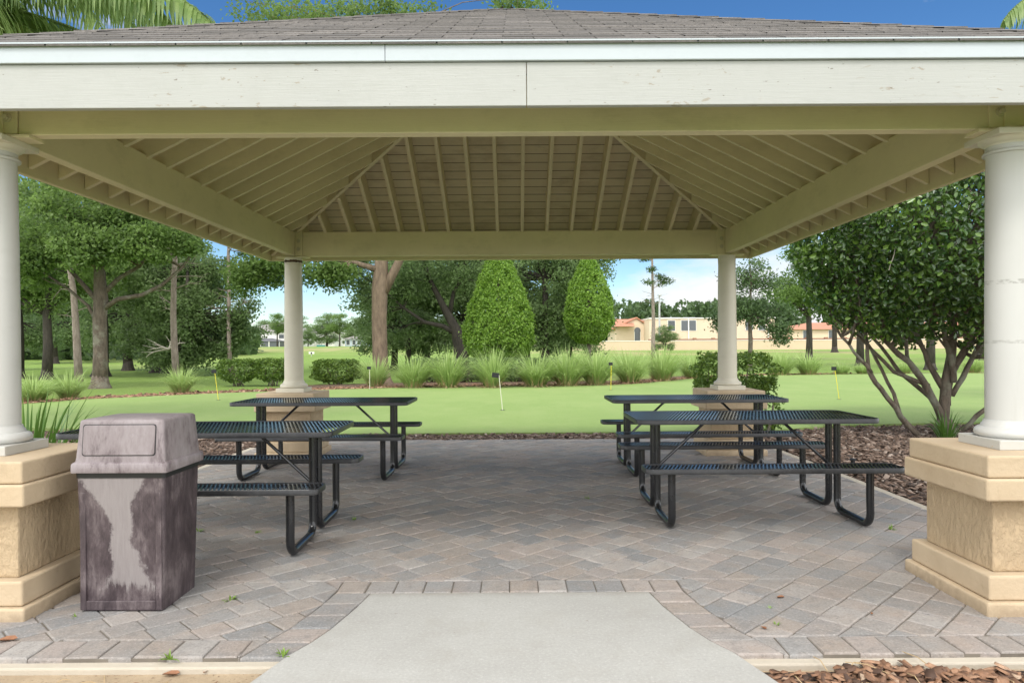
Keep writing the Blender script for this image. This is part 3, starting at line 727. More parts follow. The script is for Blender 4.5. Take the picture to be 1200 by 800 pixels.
# ------------------------------------------------------------------ picnic tables
def rrect(hx, hy, r, n=6):
    o = []
    for cx, cy, a0 in ((hx - r, hy - r, 0), (-hx + r, hy - r, 90), (-hx + r, -hy + r, 180), (hx - r, -hy + r, 270)):
        for k in range(n + 1):
            a = math.radians(a0 + 90 * k / n); o.append((cx + r * math.cos(a), cy + r * math.sin(a)))
    return o
def slab(parent, name, hx, hy, cy, z, r, pitch):
    cont = rrect(hx - 0.012, hy - 0.012, r - 0.01)
    m = MB()
    for fam, (sl, dz) in enumerate(((0.34, 0.0), (-0.34, -0.0045))):
        nr = Vector((1, -sl)).normalized(); dr = Vector((nr.y * -1, nr.x)); W = hx + hy * sl + 0.05
        k = -int(W / pitch) - 1
        while k * pitch < W:
            p0 = Vector((k * pitch, 0)); t0, t1 = -9, 9; ok = True
            for i in range(len(cont)):
                a, b = Vector(cont[i]), Vector(cont[(i + 1) % len(cont)]); e = b - a; inn = Vector((-e.y, e.x))
                den = inn.dot(dr); num = inn.dot(a - p0)
                if abs(den) < 1e-9:
                    if num > 0: ok = False
                elif den > 0: t0 = max(t0, num / den)
                else: t1 = min(t1, num / den)
            if ok and t1 - t0 > 0.01:
                A, B = p0 + dr * t0, p0 + dr * t1
                m.bar((A.x, A.y + cy, z - 0.008 + dz), (B.x, B.y + cy, z - 0.008 + dz), 0.0105 if fam == 0 else 0.006, 0.010 if fam == 0 else 0.003)
            k += 1
    o = m.build(name, M['black'], parent)
    m = MB(); loops = []
    for ins, zz in ((0.014, z - 0.012), (0.012, z - 0.001), (0.003, z), (0.0, z - 0.004), (0.0, z - 0.034), (0.004, z - 0.036), (0.012, z - 0.034), (0.014, z - 0.012)):
        loops.append([(x, y + cy, zz) for x, y in rrect(hx - ins, hy - ins, max(0.01, r - ins))])
    n = len(loops[0]); m.add([p for l in loops for p in l], [(i * n + (j + 1) % n, i * n + j, (i + 1) * n + j, (i + 1) * n + (j + 1) % n) for i in range(len(loops) - 1) for j in range(n)])
    m.build('rim', M['black_rim'], o, smooth=True)
    return o
def make_table(loc, rz, label):
    t = thing('picnic_table', label, 'picnic table', loc, rz, 'black mesh picnic tables')
    HX, HY, SO = 0.915, 0.385, 0.60
    slab(t, 'table_top', HX, HY, 0, 0.765, 0.075, 0.027)
    for s in (-1, 1): slab(t, 'seat', HX, 0.125, s * SO, 0.455, 0.06, 0.027)
    for sx in (-1, 1):
        x = sx * 0.71
        for s in (-1, 1):
            m = MB(); r = 0.085; y0, y1 = s * SO, s * 0.075; pts = [(x, y0, 0.425), (x, y0 - s * 0.004, 0.25), (x, y0, 0.028 + r)]
            for k in range(1, 6):
                a = PI / 2 * k / 5; pts.append((x, y0 - s * r * (1 - math.cos(a)), 0.028 + r - r * math.sin(a)))
            for k in range(0, 6):
                a = PI / 2 * k / 5; pts.append((x, y1 + s * r - s * r * math.sin(a), 0.028 + r - r * math.cos(a)))
            pts += [(x, y1, 0.3), (x, y1, 0.735)]
            m.tube(pts, 0.027, 12); m.build('leg', M['black'], t, smooth=True)
        m = MB(); m.box2((x - 0.02, -HY + 0.03, 0.728), (x + 0.02, HY - 0.03, 0.738))
        m.build('mounting_plate', M['black'], t)
        for s in (-1, 1):
            m = MB(); m.box2((x - 0.02, s * SO - 0.10, 0.418), (x + 0.02, s * SO + 0.10, 0.428)); m.build('mounting_plate', M['black'], t)
        m = MB(); m.box2((x - 0.012, -0.07, 0.33), (x + 0.012, 0.07, 0.37)); m.build('cross_bar', M['black'], t)
        m = MB(); m.tube([(sx * 0.27, 0, 0.735), (sx * 0.33, 0, 0.69), (x - sx * 0.012, 0, 0.35)], 0.012, 8); m.build('brace', M['black'], t, smooth=True)
    return t
tb = make_table((1.83, 5.70, 0), 0, 'black mesh picnic table nearest the shrub tree, its bench ending at the plain white column')
dup(tb, (1.92, 7.70, 0), math.radians(0.3), 'black mesh picnic table against the column pedestal with the green bush behind it')
dup(tb, (-2.13, 5.06, 0), math.radians(0.6), 'black mesh picnic table half hidden behind the marbled trash can', (-1, 1, 1))
dup(tb, (-2.0, 7.60, 0), math.radians(-0.8), 'black mesh picnic table in front of the pedestal whose column has a brown band', (-1, 1, 1))

# ------------------------------------------------------------------ trash can
tc = thing('trash_can', 'marbled maroon and grey plastic trash can with hooded lid', 'trash can', (-1.985, 3.775, 0), math.radians(-0.5))
def rl(hx, hy, r, z, cy=0): return [(x, y + cy, z) for x, y in rrect(hx, hy, r, 5)]
m = MB(); m.loft([rl(0.204, 0.178, 0.016, 0.0), rl(0.207, 0.181, 0.02, 0.012), rl(0.216, 0.187, 0.02, 0.35), rl(0.225, 0.193, 0.02, 0.69)])
body = m.build('bin_body', M['bin_body'], tc, smooth=True)
m = MB()
def fy(z): return -(0.180 + (0.193 - 0.180) * z / 0.69)
for xa, xb, za, zb in ((-0.206, -0.176, 0.008, 0.60), (0.176, 0.206, 0.008, 0.60), (-0.176, 0.176, 0.008, 0.055)):
    q = [(xa, fy(za) - 0.014, za), (xb, fy(za) - 0.014, za), (xb, fy(zb) - (0.014 if zb < .1 else 0.001), zb), (xa, fy(zb) - (0.014 if zb < .1 else 0.001), zb)]
    m.prism(q, (0, 0.017, 0))
m.build('raised_edge', M['bin_body'], body, bevel=0.004)
m = MB(); m.loft([rl(0.228, 0.1965, 0.02, 0.672), rl(0.229, 0.1975, 0.02, 0.712)]); m.build('bin_liner', M['black_plastic'], tc, smooth=True)
lid = thing('lid_root', '', '') if False else None
m = MB(); m.loft([rl(0.242, 0.211, 0.010, 0.700), rl(0.244, 0.213, 0.012, 0.710), rl(0.243, 0.212, 0.012, 0.742), rl(0.238, 0.207, 0.014, 0.749), rl(0.229, 0.199, 0.014, 0.754), rl(0.226, 0.196, 0.014, 0.775), rl(0.214, 0.180, 0.014, 0.950), rl(0.211, 0.177, 0.014, 0.959), rl(0.203, 0.170, 0.014, 0.964), rl(0.10, 0.09, 0.03, 0.972)])
lid = m.build('lid', M['bin_lid'], tc, smooth=True)
def hoodp(x, z, o):
    f = (z - 0.775) / (0.94 - 0.775); return (x, -(0.196 + (0.1804 - 0.196) * f) - o, z)
for nm, e, o, mt in (('flap_gap', 0.0, 0.0012, M['black_plastic']), ('flap', 0.0045, 0.005, M['bin_lid'])):
    cont = [(x - 0.006, z + 0.862) for x, z in rrect(0.186 - e, 0.079 - e, 0.014, 4)]
    m = MB(); m.prism([hoodp(x, z, o) for x, z in cont], (0, 0.01, 0)); m.build(nm, mt, lid, bevel=0.002 if nm == 'flap' else 0)

# ------------------------------------------------------------------ foliage
def unit(g, n):
    v = g.normal(size=(n, 3)); return v / np.linalg.norm(v, axis=1, keepdims=True)
def leaf_quads(g, P, L, W, up=0.35, outward=None, tint=None, fold=0.0, ob=0.0):
    """leaf-shaped quads (two when folded) at points P"""
    n = len(P); nr = unit(g, n); nr[:, 2] += up
    if outward is not None: nr += outward * ob
    nr /= np.linalg.norm(nr, axis=1, keepdims=True)
    a = np.cross(nr, unit(g, n)); a /= np.linalg.norm(a, axis=1, keepdims=True); b = np.cross(nr, a)
    l = (L * g.uniform(0.7, 1.25, n))[:, None]; w = (W * g.uniform(0.75, 1.2, n))[:, None]
    if tint is None: tint = g.uniform(0, 1, n)
    if not fold:
        V = np.stack([P - a * l * .5, P + b * w * .5 - a * l * .05, P + a * l * .5, P - b * w * .5 - a * l * .05], 1)
        return V.reshape(-1, 3), np.arange(n * 4).reshape(n, 4), tint
    z = nr * (w * fold)
    V = np.stack([P - a * l * .5, P - a * l * .15 + b * w * .5 + z, P + a * l * .2 + b * w * .42 + z, P + a * l * .5 - nr * l * .1, P + a * l * .2 - b * w * .42 + z, P - a * l * .15 - b * w * .5 + z], 1)
    Fq = np.array([(0, 3, 2, 1), (0, 5, 4, 3)]); Fc = (Fq[None] + (np.arange(n) * 6)[:, None, None]).reshape(-1, 4)
    return V.reshape(-1, 3), Fc, np.repeat(tint, 2)
def crown_points(g, blobs, lobes, clusters, leaves, lobe_r=0.42, cl_r=0.16, hang=0.0):
    """uneven crown: lobes on the blobs' shells, clusters on the lobes, leaves in the clusters"""
    P, T, LC = [], [], []
    for (cx, cy, cz, rx, ry, rz, wgt) in blobs:
        k = max(2, int(lobes * wgt)); d = unit(g, k); rr = g.uniform(0.35, 0.95, k)[:, None]
        c = np.array((cx, cy, cz)) + d * rr * np.array((rx, ry, rz)) * 0.85; rm = (rx * ry * rz) ** (1 / 3.)
        for q in c:
            LC.append(q); lr = rm * lobe_r * g.uniform(0.7, 1.25); d2 = unit(g, clusters); s = g.uniform(0.25, 1.0, clusters) ** 0.6
            cc = q + d2 * (s * lr)[:, None] * np.array((1.15, 1.15, 0.75)); lt = g.normal(0.45, 0.16)
            for w in cc:
                nl = int(leaves * g.uniform(0.6, 1.4)); p = w + g.normal(size=(nl, 3)) * cl_r * np.array((1, 1, 0.6))
                if hang: p[:, 2] -= np.abs(g.normal(0, hang, nl))
                P.append(p); T.append(np.clip(lt + g.normal(0, 0.16) + g.normal(0, 0.14, nl), 0, 1))
    return np.concatenate(P), np.concatenate(T), LC
def bend(p, q, g, n=6, sag=0.12, up=0.0):
    p, q = Vector(p), Vector(q); L = (q - p).length; o = []
    c = (p + q) / 2 + Vector((g.normal() * sag * L, g.normal() * sag * L, up * L + g.normal() * sag * L * .5))
    for i in range(n + 1):
        t_ = i / n; o.append(p * (1 - t_) ** 2 + c * 2 * t_ * (1 - t_) + q * t_ * t_)
    return [Vector(v) + (Vector((g.normal(), g.normal(), g.normal())) * L * 0.012 if 0 < i < n else Vector((0, 0, 0))) for i, v in enumerate(o)]
def make_tree(name, label, cat, loc, trunk, blobs, leaf, matl, matb, seed, lobes=12, clusters=16, leaves=12, group=None, limbs=None, lobe_r=0.42, cl_r=0.2, hang=0.0, twigs=True, extra=None, zmin=None):
    g = np.random.default_rng(seed); t = thing(name, label, cat, loc, 0, group)
    P, T, LC = crown_points(g, blobs, lobes, clusters, leaves, lobe_r, cl_r, hang)
    if zmin is not None:
        k = P[:, 2] > zmin; P, T = P[k], T[k]
    m = MB(); pts = [Vector(p[:3]) for p in trunk]; rad = [p[3] for p in trunk]
    m.tube(pts, rad, 12)
    if len(trunk) > 1:
        p0 = pts[0]; r0 = rad[0]; m.tube([p0 - Vector((0, 0, .12)), p0 + Vector((0, 0, .02)), p0 + Vector((0, 0, .18)), p0 + Vector((0, 0, .5))], [r0 * 1.6, r0 * 1.42, r0 * 1.12, r0 * .9], 14)
    for lp in (limbs or []): m.tube([p[:3] for p in lp], [p[3] for p in lp], 8)
    if twigs:
        src = [(pts[i], rad[i]) for i in range(max(1, len(pts) // 2), len(pts))]
        for lp in (limbs or []): src += [(Vector(p[:3]), p[3]) for p in lp[1:]]
        for q in LC:
            qv = Vector(q); p, r = min(src, key=lambda s_: (s_[0] - qv).length + (0.6 * max(0, s_[0].z - qv.z)))
            L = (qv - p).length
            if L < 0.2: continue
            n = 6; c = bend(p, q, g, n, 0.12, 0.03); r0 = min(r * 0.5, 0.02 + 0.018 * L); m.tube(c, [r0 * (1 - i / n) + 0.008 for i in range(n + 1)], 6)
    tr = m.build('trunk', matb, t, smooth='all')
    V, Fc, tt = leaf_quads(g, P, leaf, leaf * 0.55, 0.35, None, T)
    np_mesh('crown', V, Fc, tt, matl, t)
    return t

# --- clipped evergreen tree beside the paving (broad waxy leaves, many stems)
g = np.random.default_rng(21)
lt = thing('clipped_evergreen_tree', 'multi stemmed clipped tree with broad glossy dark leaves in the mulch bed', 'tree', (6.35, 10.5, -0.04))
CEN = np.array((0.25, 0.0, 2.85)); RAD = np.array((2.32, 2.15, 1.66))
n = 52000; d = unit(g, n); lump = 1 + 0.05 * np.sin(d[:, 0] * 7 + 1) * np.sin(d[:, 2] * 6) + 0.05 * np.sin(d[:, 1] * 9 + d[:, 0] * 5) + g.normal(0, .02, n)
rr = np.where(g.random(n) < 0.72, g.uniform(0.93, 1.03, n), g.uniform(0.6, 0.95, n)) * lump
P = CEN + d * RAD * rr[:, None]
# the underside is open: fewer leaves below, none under a rising skirt line
skirt = 1.62 - 0.17 * np.clip((P[:, 0] + 2.3) / 4.6, 0, 1) + 0.24 * np.sin(P[:, 0] * 4.1) * np.sin(P[:, 1] * 3.3) + 0.10 * np.sin(P[:, 0] * 11) * np.sin(P[:, 1] * 9)
keep = (P[:, 2] > skirt + g.normal(0, .08, n)); P, d = P[keep], d[keep]
holes = np.sin(P[:, 0] * 5.3 + 1.7) * np.sin(P[:, 1] * 4.7) * np.sin(P[:, 2] * 6.1 + .6); keep = (holes < 0.55) | (g.random(len(P)) < 0.4); P, d = P[keep], d[keep]
tn = np.clip(g.beta(1.0, 2.6, len(P)) + (np.sin(P[:, 0] * 3.1 + P[:, 2] * 4.0) * np.sin(P[:, 1] * 3 + P[:, 2] * 2.0) > 0.62) * 0.5 * g.random(len(P)), 0, 1)
V, Fc, tt = leaf_quads(g, P, 0.088, 0.048, 0.3, d, tn, 0.22, 0.9)
np_mesh('crown', V, Fc, tt, M['waxy_leaf'], lt, smooth=False)
m = MB()
stems = [  # base -> up, matched to the stems seen between the mulch and the crown
    [(-0.05, 0, 0, .15), (-0.02, 0, .35, .14), (.02, .02, .75, .12), (.12, .05, 1.3, .10), (.2, .1, 2.2, .07), (.25, .1, 3.0, .03)],
    [(.05, .05, .45, .10), (.12, .08, .9, .085), (.42, .1, 1.35, .07), (.8, .15, 2.0, .05), (1.2, .2, 2.8, .02)],
    [(-.08, -.03, .3, .10), (-.3, -.06, .75, .085), (-.62, -.12, 1.1, .07), (-1.0, -.1, 1.45, .055), (-1.35, 0, 1.8, .04), (-1.6, .1, 2.3, .02)],
    [(-.45, -.1, 0, .075), (-.72, -.12, .3, .07), (-1.05, -.16, .72, .062), (-1.22, -.2, .98, .055), (-1.24, -.15, 1.35, .045), (-1.25, 0, 1.9, .035), (-1.2, .1, 2.5, .02)],
    [(-1.2, -.2, .95, .045), (-1.45, -.2, 1.25, .036), (-1.65, -.1, 1.6, .03), (-1.75, 0, 2.0, .02)],
    [(.15, -.1, .1, .06), (.5, -.15, .42, .05), (.95, -.2, .72, .045), (1.5, -.3, 1.2, .035), (2.0, -.3, 1.9, .02)],
    [(-.02, .05, .7, .08), (-.2, .1, 1.1, .06), (-.36, .1, 1.5, .05), (-.32, .12, 2.1, .035), (-.4, .1, 2.8, .02)],
    [(.08, -.04, .8, .07), (0, -.12, 1.2, .06), (-.18, -.25, 1.55, .05), (-.5, -.5, 2.0, .03), (-.7, -.7, 2.6, .02)],
    [(.4, .1, 1.3, .05), (.62, 0, 1.55, .045), (1.0, -.1, 1.75, .04), (1.6, -.2, 2.1, .025)],
    [(-.62, -.12, 1.1, .05), (-.6, -.05, 1.4, .045), (-.8, .05, 1.6, .04), (-1.1, .1, 2.0, .025)],
    [(-.3, -.06, .75, .05), (-.75, 0, .95, .045), (-1.2, .1, 1.45, .035), (-1.7, .2, 1.85, .02)],
    [(-.72, -.12, .3, .05), (-.8, .1, .8, .045), (-1.0, .2, 1.3, .04), (-1.3, .3, 1.8, .02)], [(.42, .1, 1.35, .05), (.5, .3, 1.7, .04), (.6, .5, 2.3, .02)],
    [(.1, 0, .6, .07), (.35, .0, 1.0, .06), (.5, -.1, 1.5, .05), (.55, -.2, 2.2, .03)], [(-.1, .1, .5, .06), (-.5, .3, .95, .05), (-.9, .4, 1.5, .04), (-1.2, .5, 2.0, .02)],
    [(.15, .1, 1.0, .06), (.25, -.2, 1.5, .045), (.3, -.6, 2.0, .03), (.4, -1.0, 2.6, .02)],
]
tips = []
for s_ in stems:
    # smooth the hand-placed stem a little and give it knuckles
    pts = []
    for i in range(len(s_) - 1):
        for k in range(3):
            f = k / 3; pts.append([s_[i][j] + (s_[i + 1][j] - s_[i][j]) * f for j in range(4)])
    pts.append(list(s_[-1]))
    pts = [[p[0] + g.normal() * .014, p[1] + g.normal() * .014, p[2], p[3] * (1 + g.normal() * .06)] for p in pts]
    m.tube([p[:3] for p in pts], [max(p[3] * .60, .012) for p in pts], 9); tips += [(Vector(p[:3]), p[3]) for p in pts if p[2] > 1.1]
for k in range(230):
    dd = unit(g, 1)[0]; q = CEN + dd * RAD * g.uniform(0.7, 0.97)
    if q[2] < 1.45: q[2] = 1.45 + g.random() * .5
    p, r = min((tips[i] for i in g.integers(0, len(tips), 14)), key=lambda s_: (s_[0] - Vector(q)).length)
    c = bend(p, q, g, 6, 0.14, -0.04); r0 = min(r * .6, .028); m.tube(c, [r0 * (1 - i / 6) + .006 for i in range(7)], 5)
m.tube([(0, 0, -.1), (0, 0, .05), (-.02, 0, .25)], [.20, .155, .10], 12)
m.build('trunk', M['bark_shrub'], lt, smooth='all')
for k in range(26):   # dead twigs and browned sprigs in the clipped face
    m = MB()
    dd = unit(g, 1)[0]; dd[1] = -abs(dd[1]); p = CEN + dd * RAD * 1.0
    if p[2] < 2.2: continue
    m.tube(bend(p, p + np.array((g.normal() * .12, -.08, g.normal() * .2)), g, 4, .2), [.008, .007, .006, .005, .003], 5)
    m.build('dead_twig', M['dead_twig'], lt)

# --- strappy plants
def blades(g, n, h, spread, w0, seg=5, droop=1.0, stiff=0.25, base_r=0.12):
    V, Fc, T = [], [], []
    for i in range(n):
        a = g.uniform(0, 2 * PI); b = base_r * math.sqrt(g.random()); ln = h * g.uniform(0.65, 1.2); lean = spread * (0.06 + 1.05 * g.random() ** 0.75)
        dx, dy = math.cos(a), math.sin(a); px, py = -dy, dx; p0 = np.array((b * dx, b * dy, 0.0)); tw = g.normal(0, .3)
        px, py = px + dx * tw, py + dy * tw; t_ = g.random(); o = len(V); ang = PI / 2 - lean * stiff; pos = p0.copy()
        for s in range(seg + 1):
            f = s / seg; w = w0 * (1 - f ** 2.2) * (0.6 + 0.4 * min(1, f * 4)) * .5 + 0.0006
            V.append(pos - np.array((px, py, 0)) * w); V.append(pos + np.array((px, py, 0)) * w)
            st = ln / seg; pos = pos + np.array((dx * math.cos(ang), dy * math.cos(ang), math.sin(ang))) * st
            ang -= lean * droop * 1.55 / seg * (0.5 + f)
        for s in range(seg): Fc.append((o + 2 * s, o + 2 * s + 1, o + 2 * s + 3, o + 2 * s + 2)); T.append(min(1, max(0, 0.25 + 0.5 * t_ + 0.25 * s / seg)))
    return np.array(V), np.array(Fc), np.array(T)
def grass_clump(label, loc, seed, h=1.05, n=430):
    g = np.random.default_rng(seed); t = thing('fountain_grass', label, 'ornamental grass', loc, 0, 'clumps of fountain grass edging the putting green')
    V, Fc, T = blades(g, n, h * 1.22, 0.95, 0.030, 7, 1.3, 0.5, 0.25); np_mesh('blades', V, Fc, T, M['blade'], t)
    V, Fc, T = blades(g, 150, h * 0.5, 1.5, 0.018, 4, 1.3, 0.7, 0.36); np_mesh('dry_skirt', V, Fc, T, M['straw'], t)
    return t
protos = []
def put_grass(px, py, label, s=1.0, dy=0.0):
    x, y = gp(px, py); y += dy; loc = (x * (1 if not dy else y / (y - dy)), y, -0.03); k = len(protos)
    if k < 4: o = grass_clump(label, loc, 40 + k); protos.append(o); o.scale = (s * R.uniform(.95, 1.1), s * R.uniform(.95, 1.1), s * R.uniform(0.95, 1.05)); o.rotation_euler = (0, 0, R.uniform(0, 6)); return
    o = dup(protos[R.randrange(4)], loc, R.uniform(0, 6.2), label, (s * R.uniform(1.0, 1.3), s * R.uniform(1.0, 1.2), s * R.uniform(0.80, 1.10)))
    protos.append(o)
for px, py, s, lab in (
        (440, 452, 0.80, 'fountain grass clump at the foot of the thick brown oak trunk, beside a white rod'),
        (484, 453.5, 0.92, 'fountain grass clump just past the foot of the thick oak trunk, on the path side'),
        (525, 453.5, 0.98, 'fountain grass clump directly before the dark twisted oak'),
        (577, 453.8, 1.02, 'fountain grass clump under the wider topiary cone, behind the black flag'),
        (628, 453.0, 1.03, 'fountain grass clump between the two topiary cones, the one next to the wider cone'),
        (664, 452.2, 0.98, 'fountain grass clump between the two topiary cones, the one next to the narrower cone'),
        (698, 451.5, 0.95, 'fountain grass clump in front of the bare stem of the narrower topiary cone'),
        (738, 449.5, 1.00, 'fountain grass clump beside the yellow rod, past the narrower topiary cone'),
        (775, 447.0, 1.02, 'fountain grass clump before the tall thin pine by the tan buildings'),
        (812, 444.5, 1.0, 'fountain grass clump behind the leafy bush, on its side towards the pine'),
        (915, 441.2, 0.86, 'fountain grass clump just past the leafy bush behind the column'),
        (947, 440.9, 0.84, 'fountain grass clump next to the rod with a black head'),
        (1010, 440.6, 0.52, 'short fountain grass clump by a thick grey trunk beyond the green'),
        (1060, 440.4, 0.50, 'small fountain grass clump seen between the stems of the clipped tree'),
        (1141, 440.2, 0.68, 'fountain grass clump seen between the clipped tree and the white column'),
        (986, 440.7, 0.55, 'small fountain grass clump half hidden behind the black headed rod'),
        (212, 458.5, 0.62, 'fountain grass clump below the pale trunk of the tall pine in the lawn'),
        (80, 463.5, 0.6, 'wispy fountain grass clump beside the spreading oak trunk'),
        (38, 467.0, 0.72, 'wispy fountain grass clump against the edge of the near white column')):
    put_grass(px, py, lab, s)

g = np.random.default_rng(90)
sp = thing('strap_leaf_plant', 'arching strap leaved plant behind the pedestal next to the trash can', 'plant', (-4.35, 6.35, -0.03))
V, Fc, T = blades(g, 130, 0.95, 0.95, 0.034, 7, 0.8, 0.45, 0.28); np_mesh('leaves', V, Fc, T, M['strap_leaf'], sp)
g = np.random.default_rng(91)
sp = thing('strap_leaf_plant', 'small dark tuft of strap leaves at the foot of the clipped tree', 'plant', (6.05, 10.0, -0.03))
V, Fc, T = blades(g, 60, 0.42, 1.1, 0.02, 5, 1.0, 0.5, 0.1); np_mesh('leaves', V, Fc, T, M['strap_leaf'], sp)

# --- hedges and bushes
def bush(name, label, loc, blobs, seed, n, leaf=0.07, stemn=9, mat='hedge_leaf'):
    g = np.random.default_rng(seed); t = thing(name, label, 'bush', loc); P, D, T = [], [], []
    for (cx, cy, cz, rx, ry, rz, w) in blobs:
        k = int(n * w); d = unit(g, k); q = np.sign(d) * np.abs(d) ** 0.75; q *= (g.uniform(0.62, 1.04, k) ** 0.6)[:, None]
        q *= (1 + 0.09 * np.sin(d[:, :1] * 9 + seed) * np.sin(d[:, 1:2] * 8) + 0.07 * np.sin(d[:, 2:] * 11))
        p = np.array((cx, cy, cz)) + q * np.array((rx, ry, rz)); P.append(p); D.append(d); T.append(np.clip(0.45 + g.normal(0, .2, k) + 0.25 * (g.random(k) < .15), 0, 1))
    P, D, T = np.concatenate(P), np.concatenate(D), np.concatenate(T); hol = np.sin(P[:, 0] * 8 + seed) * np.sin(P[:, 2] * 9 + 2) * np.sin(P[:, 1] * 7); k = (hol < .38) & (P[:, 2] > 0.05); P, D, T = P[k], D[k], T[k]
    V, Fc, tt = leaf_quads(g, P, leaf, leaf * .55, .45, D, T, 0.15, .4); np_mesh('foliage', V, Fc, tt, M[mat], t)
    m = MB()
    for i in range(stemn):
        bl = blobs[i % len(blobs)]; a = g.uniform(0, 6.28); p = (bl[0] + g.normal(0, .12 * bl[3]), bl[1] + g.normal(0, .1), -.02); q = (bl[0] + math.cos(a) * bl[3] * .6, bl[1] + math.sin(a) * bl[4] * .6, bl[2] + bl[5] * .3)
        m.tube(bend(p, q, g, 5, .12), [.03, .026, .02, .016, .012, .007], 6)
    m.build('stems', M['bark_shrub'], t, smooth='all'); return t
x, y = gp(292, 449.5)
bush('clipped_bush', 'clipped double bush by the lawn with bare stems showing below', (x, y + .5, -.03), [(-.60, 0, .56, .72, .55, .42, .5), (.64, 0, .58, .64, .55, .42, .5)], 5, 6500, 0.085, 14)
x, y = gp(390, 448.5)
bush('clipped_bush', 'rounded clipped bush of dark green leaves between the banded column and the thick oak trunk', (x, y + .5, -.03), [(0, 0, .50, .93, .6, .44, 1.0)], 6, 5200, 0.085, 8)
bush('clipped_bush', 'loose leafy bush growing behind the pedestal of the column by the far table', (3.28, 10.5, -.03), [(-.05, 0, .93, .60, .48, .34, .62), (.35, 0, .45, .27, .3, .45, .24), (-.2, 0, .6, .3, .3, .3, .14)], 7, 5200, 0.06, 12)

for i, (px, d_, w_, lab) in enumerate(((548, 27.4, 1.1, 'low dark shrub behind the grasses, below the wide topiary cone'), (606, 27.6, 1.0, 'low dark shrub behind the grasses, between the topiary cones'), (655, 27.8, .95, 'low dark shrub behind the grasses, next to the stem of the slim topiary'), (505, 27.6, .9, 'low dark shrub behind the grasses at the foot of the twisted oak'))):
    bush('low_shrub', lab, ((px - 603) * d_ / F, d_, -.03), [(0, 0, .50, w_, .55, .45, 1.0)], 60 + i, 2600, .10, 6, 'dark_leaf')
# --- topiary cones
def cone_tree(label, loc, prof, seed, n):
    g = np.random.default_rng(seed); t = thing('topiary_tree', label, 'tree', loc, 0, 'topiary cones behind the putting green')
    zs = np.array([p[0] for p in prof]); rs = np.array([p[1] for p in prof])
    z = np.interp(g.random(n), np.concatenate([[0], np.cumsum((rs[1:] + rs[:-1]) / 2 * np.diff(zs))]) / np.sum((rs[1:] + rs[:-1]) / 2 * np.diff(zs)), zs)
    r = np.interp(z, zs, rs); a = g.uniform(0, 2 * PI, n); dep = np.where(g.random(n) < .75, g.uniform(.93, 1.03, n), g.uniform(.55, .95, n)) * (1 + .07 * np.sin(a * 5 + z * 2.2 + seed) * np.sin(z * 4.0 + seed) + .05 * np.sin(a * 2 + seed * 2) * np.sin(z * 1.7) + .03 * np.sin(a * 11 - z * 6))
    P = np.stack([r * dep * np.cos(a), r * dep * np.sin(a), z], 1); D = np.stack([np.cos(a), np.sin(a), np.full(n, .35)], 1)
    st_ = g.random(n) < .05; P[st_, :2] *= g.uniform(1.02, 1.10, (st_.sum(), 1)); P[st_, 2] += g.uniform(0, .08, st_.sum()); hol = np.sin(a * 7 + seed) * np.sin(z * 6.3 + seed) * np.sin(a * 3 - z * 4); kp = (hol < .40) | (g.random(n) < .3); P, D = P[kp], D[kp]; n = len(P)
    V, Fc, tt = leaf_quads(g, P, .10, .062, .35, D, np.clip(g.normal(.5, .2, n) + .25 * (g.random(n) < .2), 0, 1), 0.12, .75); np_mesh('crown', V, Fc, tt, M['bright_leaf'], t)
    m = MB(); m.tube([(0, 0, -.05), (.02, 0, .6), (-.02, .02, zs[0] + .6), (0, 0, zs[-1] - .8)], [.11, .085, .08, .02], 9)
    for k in range(26):
        zz = g.uniform(zs[0] + .1, zs[-1] - 1); aa = g.uniform(0, 6.28); rr = np.interp(zz, zs, rs) * .85; m.tube(bend((0, 0, zz - .3), (rr * math.cos(aa), rr * math.sin(aa), zz + .15), g, 4, .08), [.03, .025, .02, .014, .008], 5)
    m.build('trunk', M['bark'], t, smooth='all'); return t
cone_tree('wide clipped topiary cone of bright green leaves, the fatter of the two', (-.63, 29, -.03), [(.85, .75), (1.0, 1.15), (1.5, 1.40), (2.2, 1.38), (3.2, 1.12), (4.2, .78), (4.9, .45), (5.3, .08)], 3, 26000)
cone_tree('narrow clipped topiary cone on a bare stem, the slimmer of the two', (3.13, 30, -.03), [(1.45, .35), (1.7, .7), (2.3, 1.02), (3.0, 1.02), (3.8, .80), (4.5, .50), (4.95, .28), (5.15, .06)], 4, 17000)

